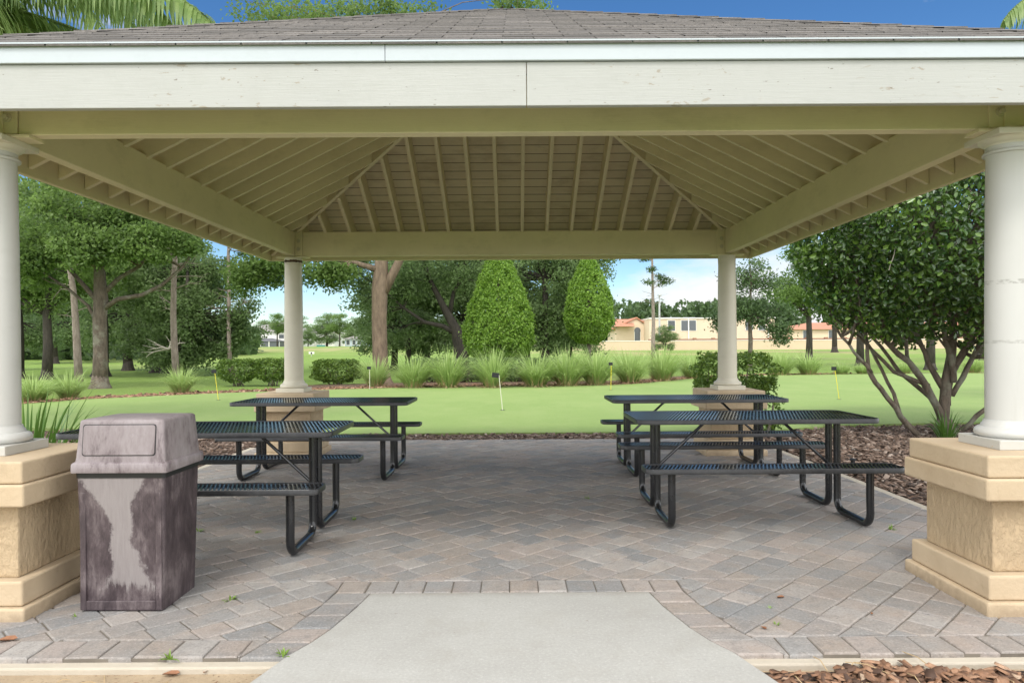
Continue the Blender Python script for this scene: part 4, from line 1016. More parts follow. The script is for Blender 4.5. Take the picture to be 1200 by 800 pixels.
# --- oaks
x, y = gp(117, 450)
make_tree('oak_tree', 'spreading oak with a long branch reaching over the lawn, lichen on its trunk', 'tree', (x, y, gz(x, y)),
    [(0, 0, 0, .27), (.02, 0, 1.2, .235), (0, 0, 2.4, .23), (.05, 0, 3.1, .24), (.0, 0, 4.2, .18), (.1, .1, 5.6, .13), (0, 0, 7.5, .05)],
    [(-1.2, 0, 5.4, 2.4, 2.4, 1.3, 1.0), (1.0, -.4, 5.7, 2.0, 2.0, 1.2, .9), (-.1, .4, 7.4, 3.2, 2.6, 1.6, 1.1), (2.9, -.2, 5.6, 1.1, 1.2, 1.0, .35), (-2.6, .3, 4.3, 1.3, 1.3, .9, .6), (.1, -1.3, 4.75, 1.6, .9, .8, .7), (-1.5, -1.4, 4.4, 1.3, .8, .7, .5), (1.7, -1.2, 4.9, 1.3, .8, .7, .5), (2.9, -.8, 4.7, .9, .7, .5, .25)],
    .15, M['oak_leaf'], M['bark'], 101, 15, 22, 20, lobe_r=.40, cl_r=.17,
    limbs=[[(.08, 0, 2.75, .105), (.7, -.1, 3.12, .085), (1.6, -.2, 3.25, .075), (2.3, -.2, 3.6, .066), (3.0, -.2, 4.2, .055), (3.5, -.2, 4.9, .045), (3.9, -.2, 5.6, .03)],
           [(0, 0, 3.0, .11), (-.5, .1, 3.5, .085), (-1.2, .1, 4.3, .06), (-2.2, .2, 4.9, .04)], [(.1, 0, 3.3, .10), (.6, .2, 3.9, .075), (1.3, .2, 4.3, .06), (2.0, 0, 5.0, .04)],
           [(-.1, 0, 2.3, .07), (-.4, .0, 2.9, .06), (-1.0, -.2, 3.5, .05), (-1.9, -.2, 4.1, .03)]])
x, y = gp(447, 447)
big = make_tree('oak_tree', 'large oak whose thick brown trunk rises out of sight behind the pavilion beam', 'tree', (x, y, gz(x, y)),
    [(0, 0, 0, .33), (-.05, 0, 1.0, .285), (-.08, 0, 2.4, .28), (-.05, 0, 3.6, .30), (0, .1, 4.6, .25), (.2, .2, 7, .2), (0, 0, 10, .12), (0, 0, 13, .05)],
    [(-2.6, 0, 10.6, 3.0, 3.0, 2.6, 1.0), (1.4, .2, 11.2, 3.2, 3.0, 2.6, 1.0), (-1.0, 0, 13.6, 3.2, 2.6, 1.8, 1.1), (4.9, 0, 13.3, 1.9, 2.0, 1.6, .9), (-3.8, -.3, 13.2, 2.2, 2.0, 1.7, .9), (1.6, -.3, 13.7, 2.2, 2.0, 1.5, .9), (-3.4, -.4, 4.25, 2.4, 1.2, .62, 1.1), (-1.6, -.3, 4.15, 1.2, .9, .6, .5), (-4.9, -.3, 4.0, .9, .9, .7, .4), (1.6, 0, 6.0, 1.6, 1.6, 1.0, .4)],
    .15, M['oak_leaf'], M['bark_big'], 102, 15, 20, 14, lobe_r=.38, cl_r=.20,
    limbs=[[(.05, 0, 3.4, .20), (.5, .1, 4.3, .17), (1.1, .1, 5.5, .13), (1.8, .1, 7.2, .10), (2.6, .1, 9.5, .05)], [(-.1, 0, 4.3, .13), (-1.1, -.2, 4.6, .08), (-2.4, -.35, 4.75, .06), (-3.8, -.4, 4.9, .045), (-5.0, -.4, 5.4, .02)],
           [(-2.4, -.35, 4.7, .05), (-3.2, -.4, 4.3, .04), (-4.2, -.4, 4.35, .03), (-5.0, -.4, 4.0, .015)]])
make_tree('oak_tree', 'dark twisted oak with low forking limbs standing between the thick trunk and the wide topiary', 'tree', (-2.6, 35, gz(-2.6, 35)),
    [(0, 0, 0, .38), (-.05, 0, .9, .33), (-.1, 0, 1.6, .36), (-.3, 0, 2.3, .24), (-.9, 0, 3.4, .17), (-1.5, 0, 4.6, .12), (-2.0, 0, 6, .06)],
    [(-2.7, 0, 5.0, 2.0, 2.0, 1.8, 1.0), (.6, .3, 5.2, 2.1, 2.0, 2.0, 1.0), (-1.2, .4, 7.0, 3.0, 2.6, 1.8, 1.0), (-4.3, .2, 3.4, 1.1, 1.3, 1.9, .6), (-2.4, 1.4, 2.2, 2.0, .8, 1.0, .5), (1.2, 1.6, 2.6, 1.4, .8, 1.4, .5), (-5.2, 0, 5.6, 1.3, 1.4, 1.4, .5)],
    .17, M['dark_leaf'], M['bark_dark'], 103, 15, 20, 16, lobe_r=.42, cl_r=.20,
    limbs=[[(0, 0, 1.5, .22), (.4, 0, 2.2, .18), (.8, .1, 3.2, .13), (1.0, .2, 4.5, .08), (.9, .2, 6, .04)], [(-.2, 0, 2.0, .16), (-.9, -.1, 2.4, .12), (-1.8, -.2, 2.6, .09), (-2.8, -.2, 3.3, .06), (-3.8, -.2, 4.2, .03)], [(-.6, 0, 2.9, .13), (-.4, .1, 4.0, .1), (.1, .2, 5.2, .07), (.3, .2, 6.4, .03)]])
make_tree('oak_tree', 'dense dark oak filling the gap behind and between the two topiary cones', 'tree', (1.6, 38, gz(1.6, 38)),
    [(0, 0, 0, .3), (0, 0, 1.5, .25), (.1, 0, 3, .2), (0, 0, 5, .12), (0, 0, 7, .05)],
    [(-.6, 0, 2.6, 2.0, 1.4, 1.9, 1.1), (1.6, 0, 3.2, 1.9, 1.5, 2.2, 1.1), (.2, 0, 5.6, 2.8, 2.0, 2.0, 1.2), (2.5, .2, 6.0, 1.5, 1.5, 1.8, .7), (2.6, .2, 3.0, 1.1, 1.2, 1.7, .6), (-2.2, .3, 5.6, 1.6, 1.5, 1.7, .7), (.6, 0, 7.6, 2.2, 1.8, 1.2, .6)],
    .18, M['dark_leaf'], M['bark_dark'], 104, 16, 20, 17, lobe_r=.45, cl_r=.22)
make_tree('weeping_tree', 'dense dark tree with foliage sweeping down to the grass behind the tall pine', 'tree', (-16.5, 36, gz(-17, 36)),
    [(-.5, 0, 0, .22), (-.4, 0, 1.5, .2), (0, 0, 3, .16), (0, 0, 5.5, .06)],
    [(-.8, 0, 1.6, 1.8, 1.4, 1.4, 1.0), (1.4, .2, 1.5, 1.5, 1.3, 1.3, .9), (0, 0, 3.4, 2.4, 1.8, 1.5, 1.2), (2.6, .4, 2.8, 1.2, 1.2, 1.6, .7), (1.0, .4, 5.0, 2.4, 1.8, 1.4, .9), (-2.0, .4, 4.4, 1.6, 1.6, 1.7, .7)],
    .18, M['dark_leaf'], M['bark_dark'], 105, 15, 20, 17, lobe_r=.45, cl_r=.22, hang=.12)
m = MB(); g = np.random.default_rng(33)
# --- pines
def pine(label, loc, h, r, seed, tufts, dead, crownz, mat='pine_leaf', lean=0.0, tuft_r=.55, leaves=60, leafl=.22, spread=1.5):
    g = np.random.default_rng(seed); t = thing('pine_tree', label, 'tree', loc); m = MB(); n = 8
    pts = [Vector((lean * (i / n) ** 1.2 + g.normal() * .03, 0, h * i / n)) for i in range(n + 1)]; m.tube(pts, [r * (1 - .75 * i / n) for i in range(n + 1)], 10)
    at = lambda z: pts[min(n - 1, int(z / h * n))].lerp(pts[min(n, int(z / h * n) + 1)], (z / h * n) % 1)
    P, T = [], []
    for i in range(tufts):
        z = crownz + (h - crownz) * g.random() ** .8; p = at(min(z, h - .05)); a = g.uniform(0, 6.28); L = spread * (1.15 - .75 * (z - crownz) / (h - crownz)) * g.uniform(.5, 1.2)
        q = p + Vector((math.cos(a) * L, math.sin(a) * L, g.uniform(-.1, .45) * L)); c = bend(p, q, g, 5, .12, .05); m.tube(c, [.04 * r / .2 * (1 - j / 6) + .008 for j in range(6)], 5)
        for c_ in (c[3], c[4], c[5]):
            d = unit(g, leaves); P.append(np.array(c_) + d * (g.uniform(.3, 1, leaves) * tuft_r)[:, None] * np.array((1, 1, .6))); T.append(np.clip(g.normal(.5, .2, leaves) + g.normal(0, .12), 0, 1))
    for i in range(dead):
        z = g.uniform(h * .25, crownz); p = at(z); a = g.choice((0, PI)) + g.normal(0, .5); L = g.uniform(.5, 1.5); q = p + Vector((math.cos(a) * L, math.sin(a) * L, g.uniform(-.1, .6) * L))
        c = bend(p, q, g, 5, .15, .05); m.tube(c, [.028, .024, .02, .015, .01, .005], 5)
        for k in range(2): m.tube(bend(c[3], c[3] + Vector((math.cos(a) * .5, g.normal() * .3, g.normal() * .3)), g, 3, .15), [.012, .009, .007, .004], 4)
    m.build('trunk', M['bark_pine'], t, smooth='all')
    P, T = np.concatenate(P), np.concatenate(T); V, Fc, tt = leaf_quads(g, P, leafl, leafl * .28, .3, None, T); np_mesh('crown', V, Fc, tt, M[mat], t); return t
def at(px, py): x, y = gp(px, py); return (x, y, gz(x, y))
pine('tall pine with pale grey trunk and dead side branches before the weeping tree', at(205, 444), 11, .15, 201, 26, 16, 5.6, leaves=70)
pine('slender straight pine standing alone against the sky by the double bush', (-14.2, 35.5, -.06), 12, .12, 202, 24, 8, 5.6, leaves=60)
pine('leaning pine with peeling pale bark between the dark trunk and the spreading oak', at(93, 444.5), 10, .16, 203, 22, 6, 5.2, lean=-.9)
pine('tall thin pine with sparse tufts beside the tan flat roofed building', (13.6, 70, gz(13.6, 70)), 14.0, .22, 204, 26, 9, 6.6, tuft_r=.6, leaves=60, leafl=.30, spread=2.6)
# --- pale dead limb under the weeping tree
dl = thing('dead_branch', 'bleached dead branch sticking out of the weeping tree', 'branch', (-16.6, 34.0, 1.1)); m = MB()
for q in ((-.9, 0, .15), (-.75, .1, .45), (-1.0, 0, -.2), (.2, 0, .6), (.9, 0, .5), (-.3, -.1, .3)):
    c = bend((.1, 0, .2), q, g, 5, .15, .1); m.tube(c, [.05, .045, .035, .028, .02, .01], 6)
    m.tube(bend(c[3], Vector(q) + Vector((-.25, 0, .25)), g, 3, .1), [.02, .015, .01, .006], 5)
m.build('limb', M['dead_twig'], dl, smooth='all')

# --- background broadleaf trees (three kinds, copied)
def bg_proto(label, loc, seed, w=1.0, low=False):
    bl = [(-1.6, 0, 4.8, 2.0, 2.0, 1.6, 1.0), (1.5, .3, 5.0, 2.0, 2.0, 1.7, 1.0), (0, -.2, 6.8, 2.6, 2.4, 1.7, 1.1), (0, .6, 4.0, 2.2, 1.8, 1.2, .7)]
    if low: bl += [(-1.4, 0, 2.2, 1.7, 1.5, 1.5, .8), (1.4, 0, 2.0, 1.7, 1.5, 1.4, .8)]
    return make_tree('broadleaf_tree', label, 'tree', loc, [(0, 0, 0, .24), (.05, 0, 1.5, .2), (0, 0, 3, .17), (.1, .1, 5, .1), (0, 0, 7, .04)], bl, .20, M['oak_leaf' if not low else 'dark_leaf'], M['bark_dark'], seed, 12, 17, 15, 'trees standing beyond the lawn and green', lobe_r=.45, cl_r=.24)
A = bg_proto('broadleaf tree with a short dark trunk standing alone on the shaded lawn', at(55, 440), 301)
B = bg_proto('low branched dark tree behind the spreading oak trunk', (-19.6, 40, -.06), 302, low=True)
def bgd(src, px, y, s, lab, rz=None):
    x = (px - 603) * y / F; return dup(src, (x, y, gz(x, y)), R.uniform(0, 6) if rz is None else rz, lab, s)
bgd(B, 18, 48, 1.1, 'bushy tree at the lawn edge behind the near white column')
bgd(B, 150, 45, 1.25, 'dense tree right behind the spreading oak')
bgd(B, 205, 47, 1.1, 'dense tree at the end of the left wood, by the slender lone pine')
bgd(B, 64, 66, 1.3, 'low branched tree closing the view far behind the lone lawn tree')
bgd(B, 122, 70, 1.4, 'low branched tree far behind the spreading oak, across the lawn')
bgd(A, 20, 34, 1.2, 'leafy tree overhanging the lawn behind the palm')
bgd(A, 118, 36, 1.45, 'taller oak whose crown rises behind the spreading oak')
bgd(B, 462, 44, 0.95, 'dark tree just behind the thick oak trunk, against the sky')
bgd(B, 500, 50, 1.2, 'dark tree seen through the limbs of the twisted oak')
bgd(B, 668, 46, 0.85, 'dark tree at the edge of the wood beside the orange tiled roof')
bgd(B, 545, 43, 1.0, 'dark low branched tree behind the wide topiary cone')
bgd(B, 618, 44, 0.95, 'dark low branched tree in the gap between the topiary cones')
bgd(B, 478, 42, 0.85, 'dark low branched tree filling the space past the thick oak trunk')
bgd(B, 182, 41, 1.1, 'bushy dark tree between the spreading oak and the weeping tree')
bgd(A, 1008, 46, 1.1, 'grey trunked tree on the lawn seen through the clipped tree')
bgd(A, 1090, 38, 1.05, 'tree with a mossy trunk behind the stems of the clipped tree')
bgd(A, 948, 64, 1.3, 'slim trunked tree beyond the fountain grass, near the tan wall')
bgd(A, 978, 105, 1.7, 'distant tree standing close to the tan wall')
bgd(A, 1150, 60, 1.3, 'tree beyond the green behind the near column')
make_tree('airy_tree', 'airy pale green tree with thin drooping branches behind the column by the bush', 'tree', (13.2, 40, -.06),
    [(0, 0, 0, .14), (.05, 0, 1.6, .12), (0, 0, 3, .09), (.1, 0, 5, .05), (0, 0, 6.6, .02)],
    [(-.9, 0, 3.6, 1.3, 1.2, 1.2, .8), (1.0, 0, 3.3, 1.3, 1.2, 1.5, .8), (.2, 0, 5.2, 1.8, 1.5, 1.3, 1.0), (1.7, 0, 2.1, .8, .8, 1.0, .4), (-1.9, .2, 2.9, .6, .7, .7, .25)],
    .16, M['far_leaf'], M['bark'], 107, 15, 16, 13, lobe_r=.42, cl_r=.22, hang=.1)
m = MB()
# small trees near the buildings
for px, y, h, lab in ((779, 112, 4.4, 'small bushy tree in front of the tan flat roofed building'),):
    x = (px - 603) * y / F; s = h / 7.6; dup(B, (x, y, gz(x, y) - .3), R.uniform(0, 6), lab, (s * 1.15, s * 1.1, s))
# far trees by the houses
far_specs = [(325, 205, 1.15, .7, 'slim tree with an open crown in front of the white house'), (383, 215, 1.25, 1.1, 'dense dark green tree between the grey roof and the pale pine like tree'), (398, 190, 1.05, .8, 'light green tree with a bare straight trunk on the far bank'),
             (361, 200, .62, .9, 'small round tree beside the banded column, on the far bank'), (236, 235, 1.4, 1.2, 'brownish tree beside the white house wall'), (312, 262, 1.25, 1.1, 'dark treetop behind the roof of the white house'), (410, 230, .8, 1.0, 'small tree before the blue grey house'),
             (425, 240, 1.25, 1.2, 'tree beyond the blue grey house, behind the oak trunk'), (345, 275, 1.5, 1.2, 'tree behind the far grey roof'), (440, 300, 1.6, 1.4, 'distant tree half hidden by the thick oak trunk')]
for px, y, s, wf, lab in far_specs:
    x = (px - 603) * y / F; dup(A if 'trunk, on' in lab or 'slim' in lab or 'straight trunk' in lab else B, (x, y, gz(x, y) - (.4 if wf > .9 else 0)), R.uniform(0, 6), lab, (s * wf * 1.25, s * wf * 1.25, s * 1.05))
# distant wood behind the buildings and around the horizon: one mass
g = np.random.default_rng(55); P, T = [], []
def wood(x0, x1, y, h, n):
    for i in range(n):
        cx = g.uniform(x0, x1); cy = y + g.uniform(-8, 14); r = g.uniform(2.2, 4.6); hz = h * g.uniform(.6, 1.0); k = 150
        c = np.array((cx, cy, gz(cx, cy) + hz - r)); d = unit(g, k); P.append(c + d * r * g.uniform(.7, 1.05, (k, 1))); T.append(np.clip(g.normal(.45, .15) + g.normal(0, .14, k), 0, 1))
        d = unit(g, k // 2); P.append(np.array((cx, cy, gz(cx, cy) + hz * .4)) + d * np.array((r, r, hz * .4)) * g.uniform(.6, 1, (k // 2, 1))); T.append(np.clip(g.normal(.4, .15, k // 2), 0, 1))
wood(20, 85, 214, 15.5, 70); wood(-260, -100, 260, 14, 60); wood(80, 330, 240, 13, 60); wood(-60, 30, 330, 15, 30); wood(-62, -34, 84, 5.5, 26); wood(-120, -62, 110, 9, 30)
P, T = np.concatenate(P), np.concatenate(T); V, Fc, tt = leaf_quads(g, P, 1.5, 1.1, .4, None, T); stuff(np_mesh('distant_wood', V, Fc, tt, M['far_leaf']), 'distant belt of green trees along the skyline', 'wood')

# --- palms
def palm(label, loc, h, seed, nf, fl, roty=0):
    g = np.random.default_rng(seed); t = thing('palm_tree', label, 'palm tree', loc); m = MB()
    m.tube([(0, 0, -.1), (.03, 0, h * .3), (0, .02, h * .7), (0, 0, h)], [.17, .14, .13, .12], 12); m.build('trunk', M['bark'], t, smooth='all')
    for i in range(nf):
        a = 2 * PI * i / nf * 2.4 + g.normal(0, .15); el = g.uniform(-.15, 1.15); L = fl * g.uniform(.85, 1.1); seg = 16; pos = np.array((0, 0, h)); ang = el; V, Fc, T = [], [], []; ra = []
        dr = np.array((math.cos(a), math.sin(a), 0)); sd = np.array((-dr[1], dr[0], 0))
        for s in range(seg + 1):
            ra.append(pos.copy()); pos = pos + (dr * math.cos(ang) + np.array((0, 0, 1)) * math.sin(ang)) * L / seg; ang -= (1.35 + .55 * el) / seg * (0.45 + 1.1 * s / seg)
        t0 = g.normal(.5, .15)
        for s in range(4, seg * 4):
            f = s / (seg * 4); k = int(f * seg); base = ra[k] + (ra[k + 1] - ra[k]) * (f * seg - k); ax_ = ra[k + 1] - ra[k]; ax_ /= np.linalg.norm(ax_)
            for sg in (-1, 1):
                ll = .92 * math.sin(PI * min(1, .12 + f * .86)) ** .6 * g.uniform(.85, 1.1); o = len(V); d = sd * sg * .75 + ax_ * .5 + np.array((0, 0, g.normal(.05, .25))); d /= np.linalg.norm(d); p = base.copy(); wv = np.cross(d, np.array((0, 0, 1))); wv /= (np.linalg.norm(wv) + 1e-6)
                for q in range(5):
                    w = .029 * (1 - (q / 4) ** 2) + .001; V.append(p - wv * w); V.append(p + wv * w); d = d + np.array((0, 0, -.62)); d /= np.linalg.norm(d); p = p + d * ll / 4
                for q in range(4): Fc.append((o + 2 * q, o + 2 * q + 1, o + 2 * q + 3, o + 2 * q + 2)); T.append(min(1, max(0, t0 + g.normal(0, .2))))
        o = np_mesh('frond', np.array(V), np.array(Fc), np.array(T), M['palm_leaf'], t)
        mm = MB(); mm.tube([tuple(p) for p in ra], [.03 * (1 - s / (seg + 2)) + .004 for s in range(seg + 1)], 6); mm.build('rachis', M['palm_leaf'], o)
    return t
palm('palm with long drooping feathery fronds hanging over the corner of the pavilion roof', (-8.3, 10.4, -.05), 6.5, 401, 36, 4.7)
palm('palm whose frond tip just shows above the pavilion roof beyond the white column', (11.6, 13.0, -.05), 7.6, 402, 16, 3.3)

# ------------------------------------------------------------------ buildings
def wall_block(m, x0, x1, y0, y1, z0, z1): m.box2((x0, y0, z0), (x1, y1, z1))
def window(parent, cx, y, cz, w, h, frame=True):
    m = MB(); m.box2((cx - w / 2 - .12, y - .10, cz - h / 2 - .12), (cx + w / 2 + .12, y - .01, cz + h / 2 + .12)); f = m.build('window', M['pale_trim'], parent)
    m = MB(); m.box2((cx - w / 2, y - .14, cz - h / 2), (cx + w / 2, y - .103, cz + h / 2)); m.build('pane', M['window'], f)
def hip(m, x0, x1, y0, y1, z0, z1, o=.6):
    x0 -= o; x1 += o; y0 -= o; y1 += o; d = (y1 - y0) / 2; d = min(d, (x1 - x0) / 2 - .1)
    m.add([(x0, y0, z0), (x1, y0, z0), (x1, y1, z0), (x0, y1, z0), (x0 + d, (y0 + y1) / 2, z1), (x1 - d, (y0 + y1) / 2, z1)], [(0, 1, 5, 4), (1, 2, 5), (2, 3, 4, 5), (3, 0, 4), (3, 2, 1, 0)])
yb = 230; zb = gz(-80, yb); xs = lambda px: (px - 603) * yb / F; zs_ = lambda py: H + (406 - py) * yb / F
hs = thing('house', 'white two storey house with grey hip roof and dark screened porch', 'house', (0, 0, 0))
m = MB(); wall_block(m, xs(284.5), xs(352), yb, yb + 16, zb - .5, zs_(387)); m.build('wall', M['house_wall'], hs)
m = MB(); hip(m, xs(284.5), xs(352), yb, yb + 16, zs_(387), zs_(374.5), .8); m.build('roof', M['house_roof'], hs)
for px in (290.5, 294.5, 298.5): window(hs, xs(px), yb, zs_(393), .8, .9)
window(hs, xs(330), yb, zs_(392.5), 1.6, 1.2)
m = MB(); x0, x1 = xs(288.5), xs(336); m.box2((x0, yb - 7, zb - .5), (x1, yb - .2, zs_(398.5))); po = m.build('screened_porch', M['mesh_dark'], hs)
m = MB(); hip(m, x0, x1, yb - 7, yb - .2, zs_(398.5), zs_(394.6), .3); m.build('porch_roof', flat('dark_porch_roof', (0.12, 0.12, 0.125)), po)
m = MB()
for f in (0, .18, .36, .55, .75, 1.0): m.box((x0 + (x1 - x0) * f, yb - 7.1, (zb + zs_(398.5)) / 2), (.28 if f in (.18, .75) else .1, .12, zs_(398.5) - zb))
m.build('porch_posts', M['pale_trim'], po)
hs = thing('house', 'house of which only a grey roof slope shows behind far trees', 'house', (0, 0, 0)); yb = 250
m = MB(); wall_block(m, xs(358), xs(392), yb, yb + 14, gz(-70, yb) - .5, zs_(389)); m.build('wall', M['house_wall'], hs)
m = MB(); hip(m, xs(358), xs(392), yb, yb + 14, zs_(389), zs_(379), .8); m.build('roof', M['house_roof'], hs)
hs = thing('house', 'pale blue grey house glimpsed low beside the thick oak trunk', 'house', (0, 0, 0)); yb = 225
m = MB(); wall_block(m, xs(404), xs(432), yb, yb + 12, gz(-50, yb) - .5, zs_(396)); m.build('wall', M['blue_wall'], hs)
m = MB(); hip(m, xs(404), xs(432), yb, yb + 12, zs_(396), zs_(390), .6); m.build('roof', M['house_roof'], hs)
for px in (408, 415, 421): window(hs, xs(px), yb, zs_(400), 1.0, 1.4)
hw = thing('screen_fence', 'teal mesh fence on the far bank below the dense green tree', 'fence', (0, 0, 0)); yb = 200
m = MB(); m.box2((xs(371), yb, gz(-55, yb) - .2), (xs(381), yb + .1, zs_(402.8))); m.build('mesh_panel', M['teal'], hw)
# gable building
yb = 172; zb = .25
hb = thing('gabled_building', 'cream gabled building with an orange tiled roof', 'building', (0, 0, 0))
x0, x1, xa = xs(721), xs(767), xs(746); ze, zr = zs_(385.5), zs_(374.2)
m = MB(); m.prism([(x0, yb, zb), (x1, yb, zb), (x1, yb, ze - .8), (xa, yb, zr), (x0, yb, ze)], (0, 14, 0)); m.build('wall', M['far_wall'], hb)
m = MB()
for (xa_, za_, xb_, zb_) in ((x0 - .9, ze - .35, xa, zr + .1), (xa, zr + .1, x1 + .8, ze - 1.1)):
    m.prism([(xa_, yb - .5, za_), (xb_, yb - .5, zb_), (xb_, yb - .5, zb_ + .28), (xa_, yb - .5, za_ + .28)], (0, 15, 0))
m.build('roof', M['tile_roof'], hb)
# side slope of orange tiles turned to the green
m = MB(); m.add([(xs(718), yb - 3, zs_(383.5)), (xs(741), yb - 3, zs_(383.5)), (xa - .2, yb + 4, zr + .05), (xs(724), yb + 4, zr + .05)], [(0, 1, 2, 3)]); m.build('roof', M['tile_roof'], hb)
window(hb, xs(747), yb, zs_(394), 1.3, 2.6); 
m = MB(); m.tube([(xs(747), yb - .05, zs_(388)), (xs(747), yb - .2, zs_(388))], .75, 16); m.build('window', M['window'], hb)
# long flat building
yb = 165
hb = thing('flat_roofed_building', 'long peach two storey building with a flat roof and small dark windows', 'building', (0, 0, 0))
m = MB(); wall_block(m, xs(761), xs(908), yb, yb + 20, zb, zs_(374.6)); m.build('wall', M['far_wall'], hb)
m = MB(); m.box2((xs(760.4), yb - .25, zs_(374.6)), (xs(908.6), yb + 20, zs_(373.4))); m.build('parapet', M['pale_trim'], hb)
for px in (787, 802.5, 811.5, 878, 893): window(hb, xs(px), yb, zs_(382.5), 1.6, 2.3)
m = MB()
for px in (806.8, 846, 900): m.box2((xs(px) - .12, yb - .3, zb), (xs(px) + .12, yb - .05, zs_(375)))
m.build('downpipes', M['pale_trim'], hb)
m = MB()
for px, w in ((771, 2.0), (782, 3.5), (797, 2.2), (813, 2.6), (880, 3)): m.box2((xs(px) - w / 2, yb + 4, zs_(373.4)), (xs(px) + w / 2, yb + 6, zs_(372.2)))
m.build('roof_units', M['metal'], hb)
hb = thing('low_building', 'lower beige building with a shallow pitched roof behind the clipped tree', 'building', (0, 0, 0)); yb = 178
m = MB(); wall_block(m, xs(925), xs(1230), yb, yb + 16, zb, zs_(388)); m.build('wall', M['far_wall'], hb)
m = MB(); hip(m, xs(925), xs(1230), yb, yb + 16, zs_(388), zs_(379), .8); m.build('roof', M['tile_roof'], hb)
for px in (945, 975, 1010, 1060, 1120): window(hb, xs(px), yb, zs_(394), 1.6, 2.0)
# boundary wall
yb = 148
bw = thing('boundary_wall', 'long tan masonry wall running behind the far lawn', 'wall', (0, 0, 0))
m = MB(); m.box2((xs(640), yb, .0), (xs(1420), yb + .4, zs_(400.6))); m.build('wall_panel', M['far_tan'], bw)
m = MB(); m.box2((xs(640), yb - .08, zs_(400.6)), (xs(1420), yb + .48, zs_(399.9))); m.build('coping', M['pale_trim'], bw)
yb = 158
bw = thing('boundary_wall', 'darker brick wall with piers showing above the tan wall', 'wall', (0, 0, 0))
m = MB(); m.box2((xs(760), yb, .0), (xs(1420), yb + .4, zs_(398.2))); m.build('wall_panel', flat('brick_red_wall', (0.30, 0.15, 0.10), 0.85), bw)
for px in range(770, 1400, 22):
    m = MB(); m.box((xs(px), yb, 1.7), (.7, .8, zs_(396.8) * 2 - 3.4 if False else 2.6)); m.build('pier', flat('brick_red_wall', (0.30, 0.15, 0.10), 0.85) if px == 770 else bpy.data.materials['brick_red_wall.001'] if 'brick_red_wall.001' in bpy.data.materials else M['tile_roof'], bw)
yb = 160
lp = thing('light_pole', 'thin grey metal pole rising beside the tall thin pine', 'pole', (xs(773), yb, 0))
m = MB(); m.tube([(0, 0, 0), (0, 0, zs_(347))], [.30, .16], 10); m.build('shaft', M['metal'], lp, smooth=True)
m = MB(); m.box((0, -.3, zs_(347)), (.9, .8, .25)); m.build('lamp_head', M['metal'], lp)

# ------------------------------------------------------------------ small things
def flag(px, py, ytop, mat, label, head, lean=0.0):
    x, y = gp(px, py); h = (py - ytop) * y / F; t = thing('putting_flag', label, 'golf flag', (x, y, .012), 0, 'rods marking the holes of the putting green')
    m = MB(); m.tube([(0, 0, 0), (lean * .5, 0, h * .5), (lean, 0, h)], .0065, 8); m.build('rod', mat, t)
    if head:
        m = MB()
        if head == 'flag': m.box((lean - .07, 0, h + .0), (.15, .012, .10), Matrix.Rotation(.12, 3, 'Y'))
        else: m.box((lean - .02, 0, h - .01), (.12, .02, .09))
        m.build('flag', M['flag_black'], t, bevel=.003)
    m = MB(); m.lathe([(.054, .0005), (.054, .004), (.05, .004)], (0, 0, 0), 20); m.build('cup', M['black_plastic'], t)
flag(255.5, 467, 433, M['yellow'], 'yellow golf rod with a small black head leaning over the turf by the double bush', 'head', -.09)
flag(433, 455.5, 430, M['white_rod'], 'plain white golf rod in front of the thick oak trunk', 'head')
flag(588.5, 481, 440, M['white_rod'], 'leaning golf rod with a black flag in the middle of the turf', 'flag', -.07)
flag(715.5, 458, 427, M['yellow'], 'yellow golf rod with a black tip near the narrow topiary', 'head', .02)
flag(983, 470.5, 434, M['yellow'], 'yellow golf rod with a square black head seen beside the clipped tree', 'head', -.10)
flag(1052.5, 443, 434, M['yellow'], 'short yellow golf rod seen through the stems of the clipped tree', None)
# black irrigation stub in the mulch
m = MB(); m.lathe([(.022, -.04), (.022, .075), (.034, .078), (.034, .092), (.02, .096)], (0, 0, 0), 16); o = m.build('irrigation_riser', M['black_plastic'], smooth=True, loc=(3.72, 7.85, -.03)); tag(o, 'short black pipe stub standing in the mulch behind a table', 'pipe')
# white marker on the fairway
x, y = gp(365, 419.5); o = thing('white_marker', 'small white board with a dark centre on the distant fairway', 'marker', (x, y, gz(x, y)))
m = MB(); m.box((0, 0, .42), (.62, .06, .26)); m.build('board', M['pale_trim'], o)
m = MB(); m.box((0, -.045, .40), (.16, .02, .18)); m.build('dark_centre', M['flag_black'], o)
m = MB(); m.box((0, .0, .12), (.06, .06, .45)); m.build('post', M['metal'], o)
